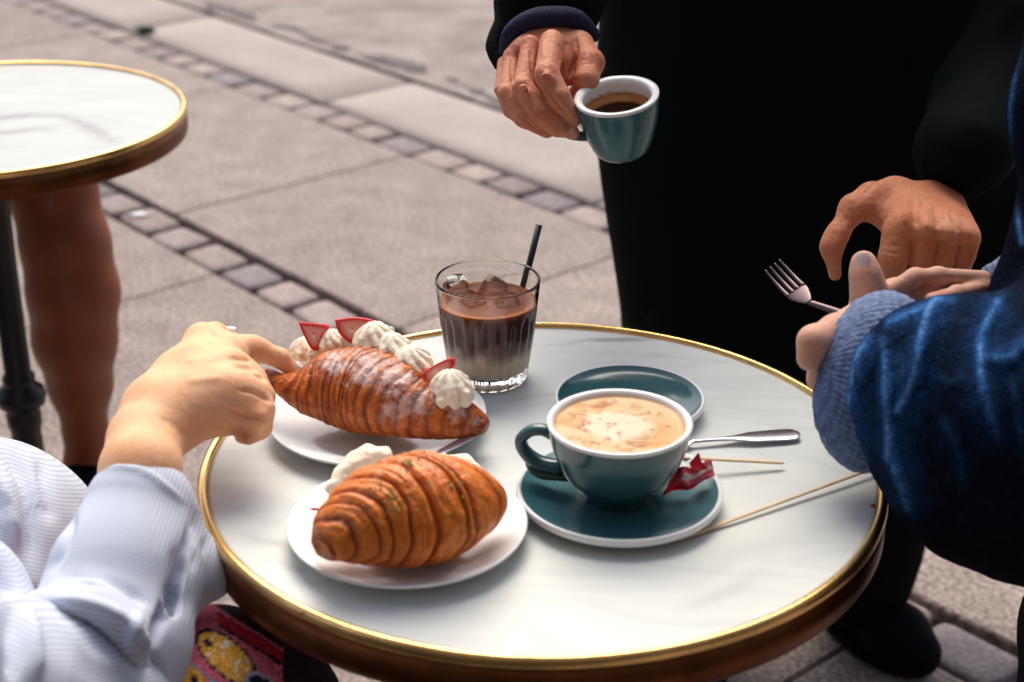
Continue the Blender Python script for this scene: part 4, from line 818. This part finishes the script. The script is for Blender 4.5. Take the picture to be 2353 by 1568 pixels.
nail(Cc(1835, 505, 1.357), VN+np.array([.5, 0, .5]), Cc(1900, 560, 1.37)-Cc(1780, 450, 1.37), .0052, .0032, (.90, .72, .66), wom, M['skin_w'])
nail(Cc(1185, 150, 1.372), np.array([0, -.3, 1.]), Cc(1260, 130, 1.37)-Cc(1100, 150, 1.37), .0062, .003, (.92, .82, .78), wom, M['skin_w'])
# shirt
def Q(u, v, d, r): return (P(u, v, d), px(r, d))
f = Field(np.array([-.62, .55, .42]), np.array([-.13, 1.20, .90]), .0027)
f.chain([Q(322, 1175, 1.205, 128), Q(290, 1320, 1.18, 168), Q(250, 1470, 1.155, 185), Q(180, 1640, 1.13, 190)], .01)         # turned-back sleeve
f.chain([Q(400, 1220, 1.215, 62), Q(470, 1305, 1.22, 50), Q(488, 1330, 1.22, 46)], .014); f.chain([Q(470, 1310, 1.22, 48), Q(380, 1400, 1.20, 60), Q(350, 1530, 1.17, 60)], .012)
f.cone(P(345, 1000, 1.215), P(340, 970, 1.225), px(80, 1.2), px(80, 1.2), -.008)                                            # opening round the wrist
# pressed crease and folds
for l in ([(462, 1175, 1.168), (420, 1290, 1.150), (388, 1380, 1.142), (345, 1490, 1.126)], [(110, 1400, 1.08), (190, 1440, 1.075), (280, 1530, 1.08)], [(240, 1420, 1.07), (300, 1450, 1.08), (330, 1500, 1.09)]):
    for i in range(len(l)-1): f.cone(P(*l[i]), P(*l[i+1]), .004, .004, -.012)
for l in ([(90, 1400, 1.095), (190, 1400, 1.088), (300, 1450, 1.09)], [(110, 1500, 1.09), (220, 1560, 1.088)]):
    for i in range(len(l)-1): f.cone(P(*l[i]), P(*l[i+1]), .010, .008, .035)
V, F = f.mesh(); V = press(V, F, [([(458, 1175), (425, 1290), (390, 1376), (344, 1490)], 13, -.010), ([(110, 1380), (210, 1392), (300, 1440), (350, 1510)], 16, .009), ([(120, 1425), (200, 1450), (260, 1500), (300, 1560)], 16, -.010), ([(150, 1330), (260, 1345), (340, 1390)], 12, -.004),
    ([(200, 1500), (250, 1540), (280, 1580)], 12, .008), ([(170, 1170), (150, 1250), (110, 1320)], 12, -.005), ([(330, 1400), (300, 1470), (320, 1540)], 9, .006), ([(370, 1440), (350, 1500), (380, 1560)], 8, -.006), ([(480, 1230), (440, 1320), (430, 1420)], 8, -.003), ([(230, 1075), (330, 1085), (430, 1160)], 7, .0025)])
V = fold(V, (.25, .5, .9), 14, 41, .004); V = fold(V, (1, .1, .2), 26, 47, .006, lambda Z: sstep(.70, .58, Z[:, 2]))
ax_ = P(322, 1175, 1.205)-P(200, 1640, 1.13); ax_ /= np.linalg.norm(ax_); dd = (V-P(250, 1470, 1.155))@ax_
uu = (V[:, 0]-P(440, 1300, 1.2)[0])+.35*(V[:, 2]-P(440, 1300, 1.2)[2])
st = np.where(uu > 0, (V[:, 0]*.95-V[:, 2]*.25)*2*np.pi/.0029, dd*2*np.pi/.0027)
mesh('shirt_sleeve', V, F, M['shirt'], wom, atts={'stripe': st})
f = Field(np.array([-.92, .45, .40]), np.array([-.20, 1.35, 1.16]), .0048)
f.chain([Q(-60, 1330, 1.36, 325), Q(-120, 1500, 1.34, 360)], .02)                               # body front
f.chain([Q(-165, 1450, 1.17, 255), Q(-150, 1650, 1.15, 270)], .015)
f.chain([(np.array([-.70, .68, 1.05]), .13), (np.array([-.72, .70, .55]), .15)], .04); f.chain([(P(180, 1640, 1.13), .07), (np.array([-.55, .62, .95]), .08), (np.array([-.68, .66, 1.08]), .08)], .04)
V, F = f.mesh(); V = press(V, F, [([(0, 1010), (60, 1100), (80, 1200), (70, 1300)], 18, -.010), ([(-10, 1100), (30, 1170), (50, 1260)], 14, .008), ([(90, 1050), (110, 1130), (120, 1200)], 12, -.006), ([(0, 1300), (30, 1400), (50, 1500), (40, 1568)], 20, -.010), ([(60, 1390), (80, 1470), (100, 1568)], 14, .008)])
V = fold(V, (.5, -.4, .7), 9, 61, .008); V = fold(V, (.9, .2, -.3), 20, 67, .009)
st = (V@np.array([.30, _s, _c]))*2*np.pi/.0027+fbm(V, 6, 5)*9
mesh('shirt', V, F, M['shirt'], wom, atts={'stripe': st})
# patterned skirt over the knee
f = Field(np.array([-.62, .75, .36]), np.array([-.05, 1.30, .69]), .0024)
f.chain([Q(300, 1620, 1.22, 200), Q(490, 1590, 1.245, 178), Q(590, 1625, 1.27, 165), Q(680, 1740, 1.30, 160)], .03)
V, F = f.mesh(); V = V+(np.stack([fbm(V, 20, 70+i, 2) for i in range(3)], 1)-.5)*.006
dz = V[:, 1]*_c-(V[:, 2]-CAMZ)*_s; U_ = CX+FP*V[:, 0]/dz; W_ = CY-FP*(V[:, 1]*_s+(V[:, 2]-CAMZ)*_c)/dz      # the printed motif, laid over the knee
wp = (fbm(V, 60, 5)-.5)*7; U_ = U_+wp; W_ = W_+wp
def inell(cx, cy, a, b, rot): c, s = math.cos(R_(rot)), math.sin(R_(rot)); x = (U_-cx)*c+(W_-cy)*s; y = -(U_-cx)*s+(W_-cy)*c; return np.sqrt((x/a)**2+(y/b)**2)
col = np.tile(np.array([.46, .10, .16]), (len(V), 1)); black = np.array([.008, .010, .022]); yel = np.array([.58, .30, .05]); redc = np.array([.42, .015, .03]); dk = np.array([.02, .012, .012]); blue = np.array([.16, .26, .42])
e = inell(520, 1510, 78, 36, 42); col[e < 1.16] = black; col[e < 1.0] = yel; e2 = inell(478, 1477, 12, 7, 20); col[e2 < 1] = black
nn = vnoise(V, 420, 3); col[(e < .9) & (nn > .72)] = np.array([.70, .50, .40])
line = (W_-1450)-(U_-520)*.62; m_ = (line < -8); band = (line > -42) & (line < -8) & (U_ > 500); col[band] = redc; col[(line <= -42) & (U_ > 500)] = dk; col[(line > -9) & (line < 2) & (U_ > 505)] = black
col[(line > -40) & (line < -34) & (U_ > 500)] = np.array([.6, .2, .25])
l2 = (W_-1500)-(U_-420)*.85; col[(l2 > 4) & (l2 < 12)] = blue; e3 = inell(425, 1560, 50, 34, 30); col[(l2 > 14) & (e3 > 1)] = np.array([.62, .22, .18]); col[e3 < 1] = yel; e4 = inell(445, 1565, 8, 16, 0); col[e4 < 1] = black
e5 = inell(600, 1572, 34, 18, 30); col[(e5 < 1.25) & (e5 > .9)] = np.array([.3, .3, .42]); col[e5 < .9] = black
col[(U_ > 650)] = dk
nn = fbm(V, 300, 9)[:, None]; col = np.clip(col*(1.0+1.0*nn), 0, .9)
mesh('skirt', V, F, M['weave'], wom, cols=col)

# --- seated person in the denim jacket (right, near) ---
den = empty('person', (.80, 1.05, 0)); tag(den, 'seated person in a dark denim jacket with ribbed cuffs holding a fork', 'person')
f = Field(np.minimum(B(230, 1200, 1.18), B(230, 1200, 1.44)), np.maximum(B(1450, 380, 1.18), B(1450, 380, 1.46)), .0014)
f.chain(H2((630, 700, 1.345, 90), (628, 600, 1.335, 82), (612, 530, 1.33, 70), (605, 478, 1.33, 62)), .006)      # thumb
f.chain(H2((640, 700, 1.35, 85), (760, 640, 1.36, 80), (900, 620, 1.37, 80), (1080, 600, 1.385, 66), (1330, 570, 1.41, 68)), .012)
f.chain(H2((740, 600, 1.345, 40), (850, 545, 1.345, 42), (960, 535, 1.355, 38), (1180, 545, 1.375, 34)), .006)
f.chain(H2((930, 650, 1.335, 34), (1050, 620, 1.35, 34), (1180, 590, 1.37, 34)), .006)
f.chain(H2((600, 740, 1.30, 90), (470, 800, 1.27, 75), (365, 850, 1.255, 72), (345, 930, 1.255, 62)), .007)
f.chain(H2((520, 900, 1.275, 90), (400, 1000, 1.27, 58), (378, 1040, 1.27, 46)), .006)
f.chain(H2((560, 900, 1.27, 120), (750, 950, 1.26, 130), (900, 1000, 1.26, 140)), .012)
f.chain(H2((880, 585, 1.325, 8), (960, 600, 1.33, 8), (1060, 590, 1.338, 6)), -.006)
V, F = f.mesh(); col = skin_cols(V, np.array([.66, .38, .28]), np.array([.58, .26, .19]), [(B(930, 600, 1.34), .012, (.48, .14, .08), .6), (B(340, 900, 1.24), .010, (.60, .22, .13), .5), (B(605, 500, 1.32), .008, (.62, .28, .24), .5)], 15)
f = Field((.30, .55, .55), (1.15, 1.55, 1.50), .014); f.chain([(B(900, 1000, 1.26), .04), (np.array([.55, .98, .78]), .04), (np.array([.74, .90, 1.1]), .05), (np.array([.85, .95, 1.25]), .06)], .02); f.chain([(B(1330, 570, 1.41), .025), (np.array([.62, 1.25, .92]), .04), (np.array([.84, 1.12, 1.2]), .05)], .02); f.chain([((.85, 1.0, 1.25), .10), ((.88, 1.0, .6), .12)], .02)
V3, F3 = f.mesh()
mesh('body', np.concatenate([V, V3]), np.concatenate([F, F3+len(V)]), M['skin_w'], den, cols=np.concatenate([col, np.tile([.6, .35, .25], (len(V3), 1))]))
nail(B(607, 462, 1.312), VN, B(607, 430, 1.31)-B(607, 500, 1.31), .0062, .0062, (.80, .62, .60), den, M['skin_w'])
# jacket
f = Field(np.array([.25, .55, .38]), np.array([.98, 1.62, 1.56]), .0044)
f.chain([Q(2118, 868, 1.245, 150), Q(2210, 930, 1.24, 240), Q(2400, 1000, 1.25, 330), Q(2650, 900, 1.30, 380)], .03)
f.chain([Q(2130, 1020, 1.26, 120), Q(2220, 1120, 1.25, 135), Q(2480, 1120, 1.25, 150)], .03)
f.chain([Q(2335, 668, 1.36, 58), Q(2480, 660, 1.36, 140)], .03)
f.chain([(P(2490, -60, 1.36), .045), (P(2450, 260, 1.34), .040), (P(2480, 560, 1.34), .045), (P(2600, 900, 1.32), .06)], .04)
f.chain([((.88, 1.02, 1.28), .14), ((.90, 1.02, .55), .17)], .05)
RID = [[(2001, 775), (1977, 837), (1963, 904), (1955, 976), (1990, 1060)], [(2189, 693), (2141, 712), (2117, 784), (2107, 857), (2078, 929), (2049, 957)], [(2025, 784), (2040, 837), (2040, 904), (2047, 976), (2049, 1039), (2040, 1068)],
       [(2030, 760), (2078, 736), (2141, 712)], [(2300, 690), (2289, 712), (2256, 775), (2251, 837), (2261, 928), (2289, 1010)], [(2251, 837), (2318, 828), (2353, 799), (2400, 780)], [(2350, 60), (2318, 240), (2322, 420), (2347, 560)], [(2049, 1039), (2080, 1130), (2100, 1180)]]
V0, F0 = f.mesh()
dz = V0[:, 1]*_c-(V0[:, 2]-CAMZ)*_s; u0 = CX+FP*V0[:, 0]/dz; v0 = CY-FP*(V0[:, 1]*_s+(V0[:, 2]-CAMZ)*_c)/dz
ridge3 = []
for k_, l in enumerate(RID):
    l3 = []
    for (u, v) in smooth_prof(l, 3):
        n_ = ((u0-u)**2+(v0-v)**2) < 14**2
        if n_.any(): l3.append(P(u, v, dz[n_].min()-.0005))
        elif k_ == 6: l3.append(P(u, v, 1.31))
    if len(l3) > 4:
        dd_ = np.array([dep(p) for p in l3]); ker = np.array([1, 2, 3, 2, 1])/9; ds_ = np.convolve(np.pad(dd_, 2, mode='edge'), ker, 'valid')
        l3 = [np.array([0, 0, CAMZ])+(np.array(p)-np.array([0, 0, CAMZ]))*(b_/a_) for p, a_, b_ in zip(l3, dd_, ds_)]
    ridge3.append(l3)
f2 = Field(np.array([.25, .75, .55]), np.array([.62, 1.50, 1.45]), .0026)
f.h
# finer skin for the part of the jacket in front
f2.chain([Q(2118, 868, 1.245, 150), Q(2210, 930, 1.24, 240), Q(2400, 1000, 1.25, 330), Q(2650, 900, 1.30, 380)], .03)
f2.chain([Q(2130, 1020, 1.26, 120), Q(2220, 1120, 1.25, 135), Q(2480, 1120, 1.25, 150)], .03)
f2.chain([Q(2335, 668, 1.36, 58), Q(2480, 660, 1.36, 140)], .03)
f2.chain([(P(2490, -60, 1.36), .045), (P(2450, 260, 1.34), .040), (P(2480, 560, 1.34), .045), (P(2600, 900, 1.32), .06)], .04)
V, F = f2.mesh()
keep = lambda V, F, m: F[m[F].all(1)]
# bleached thread along the ridges, with light on the folds painted in
wear_light = np.zeros(len(V)); wide_ = np.zeros(len(V))
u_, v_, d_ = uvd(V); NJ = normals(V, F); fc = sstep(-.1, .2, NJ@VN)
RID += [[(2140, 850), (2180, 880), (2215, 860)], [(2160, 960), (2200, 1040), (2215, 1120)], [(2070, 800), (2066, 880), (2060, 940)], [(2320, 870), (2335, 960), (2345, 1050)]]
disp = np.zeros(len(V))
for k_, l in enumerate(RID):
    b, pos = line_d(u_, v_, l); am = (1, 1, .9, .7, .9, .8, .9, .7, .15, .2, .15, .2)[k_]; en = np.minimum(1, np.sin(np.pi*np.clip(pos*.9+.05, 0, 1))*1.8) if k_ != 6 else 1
    wide_ = np.maximum(wide_, np.exp(-(b/46)**2)*.8*am*en*(k_ != 6)); wear_light = np.maximum(wear_light, np.exp(-(b/(9.5 if k_ != 6 else 7))**2)*am*en*fc); disp = np.maximum(disp, np.exp(-(b/20)**2)*en*am*(k_ != 6))
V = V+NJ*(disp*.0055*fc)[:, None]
nn = fbm(V, 40, 3); nn2 = fbm(V, 150, 13); wear_light = (wear_light*(.25+.5*nn+.40*nn2))[:, None]; wear_light = np.clip(wear_light, 0, 1)
wide_ = np.clip(wide_*(.3+1.1*nn), 0, 1)[:, None]; col = np.array([.004, .0065, .014])*(1-wide_)+np.array([.011, .046, .140])*wide_; col = col*(1-wear_light)+np.array([.045, .17, .45])*wear_light; hi_ = np.clip(wear_light*1.6-.85, 0, 1); col = col*(1-hi_)+np.array([.22, .40, .66])*hi_; col = col*(.45+1.1*fbm(V, 240, 31, 2))[:, None]
V = fold(V, (.4, 0, .9), 16, 81, .005)
m0 = ~((V0[:, 0] > .255) & (V0[:, 0] < .60) & (V0[:, 1] > .77) & (V0[:, 1] < 1.48) & (V0[:, 2] > .57) & (V0[:, 2] < 1.43)); Fk = keep(V0, F0, m0)
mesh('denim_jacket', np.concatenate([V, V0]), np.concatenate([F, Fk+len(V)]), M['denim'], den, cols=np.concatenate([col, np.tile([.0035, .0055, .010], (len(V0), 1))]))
def cuff(prims, name, ribdir, ribw, ops=None):
    lo, hi = bbox_of([(c, max(ax)) for c, ax, Mx in prims], .01); f = Field(lo, hi, .0017)
    for c, ax, Mx in prims: f.ell(c, ax, .008, Mx)
    return f
cm = np.array([[1, 0, 0], [0, _c, _s], [0, -_s, _c]]).T       # axes: right, into the view, up
Mx = np.stack([np.array([1, 0, 0]), np.array([0, _c, -_s]), np.array([0, _s, _c])], 1)
rot = R_(12); Mr = Mx@np.array([[math.cos(rot), 0, math.sin(rot)], [0, 1, 0], [-math.sin(rot), 0, math.cos(rot)]])
cc_ = P(2012, 878, 1.262); f = cuff([(cc_, (px(140, 1.26), px(116, 1.26), px(212, 1.26)), Mr)], 'cuff', None, 0)
f.ell(P(1800, 800, 1.33), (px(90, 1.3), .03, px(110, 1.3)), -.01, Mr) if False else None
V, F = f.mesh(); L_ = (V-cc_)@Mr; ang = np.arctan2(L_[:, 2]/1.55, L_[:, 1]); rib = np.abs(np.sin(ang*34+fbm(V, 30, 4)*3)); row = np.abs(np.sin(L_[:, 0]*2*np.pi/.014+fbm(V, 40, 9)*4))
nrm = L_/np.linalg.norm(L_, axis=1)[:, None]@Mr.T; V = V+nrm*((rib-.5)*.0008+(row-.5)*.0008+(fbm(V, 70, 19)-.5)*.004)[:, None]; n1 = fbm(V, 90, 6)[:, None]
s_ = ((.25+.75*rib)*(.6+.4*row))[:, None]*(.5+1.0*n1); col = np.array([.028, .045, .12])*(1-s_)+np.array([.17, .24, .42])*s_
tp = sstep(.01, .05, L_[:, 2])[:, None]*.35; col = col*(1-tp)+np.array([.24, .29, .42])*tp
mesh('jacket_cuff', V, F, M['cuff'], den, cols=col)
f = Field(np.minimum(P(2230, 700, 1.33), P(2230, 700, 1.44)), np.maximum(P(2500, 520, 1.33), P(2500, 520, 1.44)), .0018); f.chain([Q(2285, 640, 1.385, 36), Q(2353, 620, 1.385, 52), Q(2440, 600, 1.39, 70)], .01)
V, F = f.mesh(); rib = np.abs(np.sin(V[:, 0]*2*np.pi/.011+V[:, 2]*60)); n1 = fbm(V, 90, 8)[:, None]; s_ = (.2+.8*rib)[:, None]*(.5+n1); mesh('jacket_cuff', V, F, M['cuff'], den, cols=np.array([.05, .06, .12])*(1-s_)+np.array([.20, .25, .38])*s_)
f = Field(np.array([.35, .75, .0]), np.array([1.05, 1.65, .70]), .01); f.chain([((.85, 1.0, .56), .10), ((.60, 1.18, .58), .085), ((.560, 1.26, .50), .08), ((.560, 1.30, .08), .05)], .02); V, F = f.mesh(); mesh('trousers', V, F, M['trouser'], den)
shoe((.57, 1.33, 0), (.55, 1.50, 0), den, .045)
# the held spoon
bw = P(1790, 632, 1.385); tp_ = P(1990, 742, 1.33)
fk = empty('fork', tuple(tp_)); tag(fk, 'dark steel fork held up by the person in the denim jacket', 'fork')
hd = P(1858, 694, 1.352); ax3 = P(1776, 612, 1.392)-hd; sd3 = np.cross(ax3, VN); sd3 /= np.linalg.norm(sd3); up3 = np.cross(sd3, ax3); up3 /= np.linalg.norm(up3)
V, F = tube(smooth_prof([tp_+(tp_-hd)*.5, tp_, (tp_+hd)/2+up3*.001, hd], 6), [.0046]*6+[.004]*6+list(np.linspace(.0034, .0026, 7)), 12, .45, tuple(up3)); mesh('handle', V, F, M['steel_dark'], fk)
pts = [hd+ax3*t+up3*b for t, b in ((0, 0), (.12, -.001), (.26, -.0025), (.38, -.0035))]; V, F = tube(smooth_prof(pts, 5), np.interp(np.linspace(0, 1, 16), [0, .3, .7, 1], [.0026, .006, .0092, .0098]), 16, .10, tuple(up3)); mesh('fork_head', V, F, M['steel_dark'], fk)
for k in range(4):
    o_ = sd3*(k-1.5)*.0052; V, F = tube(smooth_prof([hd+ax3*.36+up3*-.0035+o_, hd+ax3*.62+up3*-.0038+o_, hd+ax3*.85+up3*-.001+o_, hd+ax3*1.0+up3*.002+o_*.95], 5), np.linspace(.0019, .0007, 16), 8, .6, tuple(up3)); mesh('tine', V, F, M['steel_dark'], fk)


# --- leg of the person at the far table ---
lg = empty('person', tuple(PZ(200, 1100, 0))); tag(lg, 'bare brown lower leg of a person sitting at the far left table', 'person')
def Lg(*l): return [(P(u, v, d), px(r, d)) for u, v, d, r in l]
f = Field(np.minimum(P(-30, 1160, 2.2), P(-30, 1160, 2.85))-np.array([.9, .1, .02]), np.maximum(P(320, 330, 2.2), P(320, 330, 2.85))+np.array([.02, .12, .06]), .0055)
f.chain(Lg((110, 345, 2.48, 105), (122, 440, 2.49, 96), (150, 560, 2.50, 98), (168, 670, 2.52, 101), (172, 780, 2.55, 92), (184, 880, 2.59, 70), (196, 990, 2.63, 47), (196, 1060, 2.66, 44), (188, 1110, 2.66, 44)), .02)
k0 = P(110, 345, 2.48); f.chain([(k0, .072), (k0+np.array([-.40, .04, .03]), .085), (k0+np.array([-.60, .05, .12]), .12)], .03)
V, F = f.mesh(); mesh('body', V, F, M['skin_l'], lg, cols=skin_cols(V, np.array([.30, .082, .030]), np.array([.26, .066, .023]), [], 22))
an = P(196, 1085, 2.66); q = [an+np.array([math.cos(a)*.038, math.sin(a)*.038, .012*math.sin(a)]) for a in np.linspace(0, 2*math.pi, 25)]; V, F = tube(q, .009, 8); mesh('ankle_strap', V, F, M['leather'], lg)
shoe((an[0], an[1], 0), (an[0]+.05, an[1]-.17, 0), lg, .042)

S.render.engine = 'CYCLES'
bpy.context.view_layer.update()
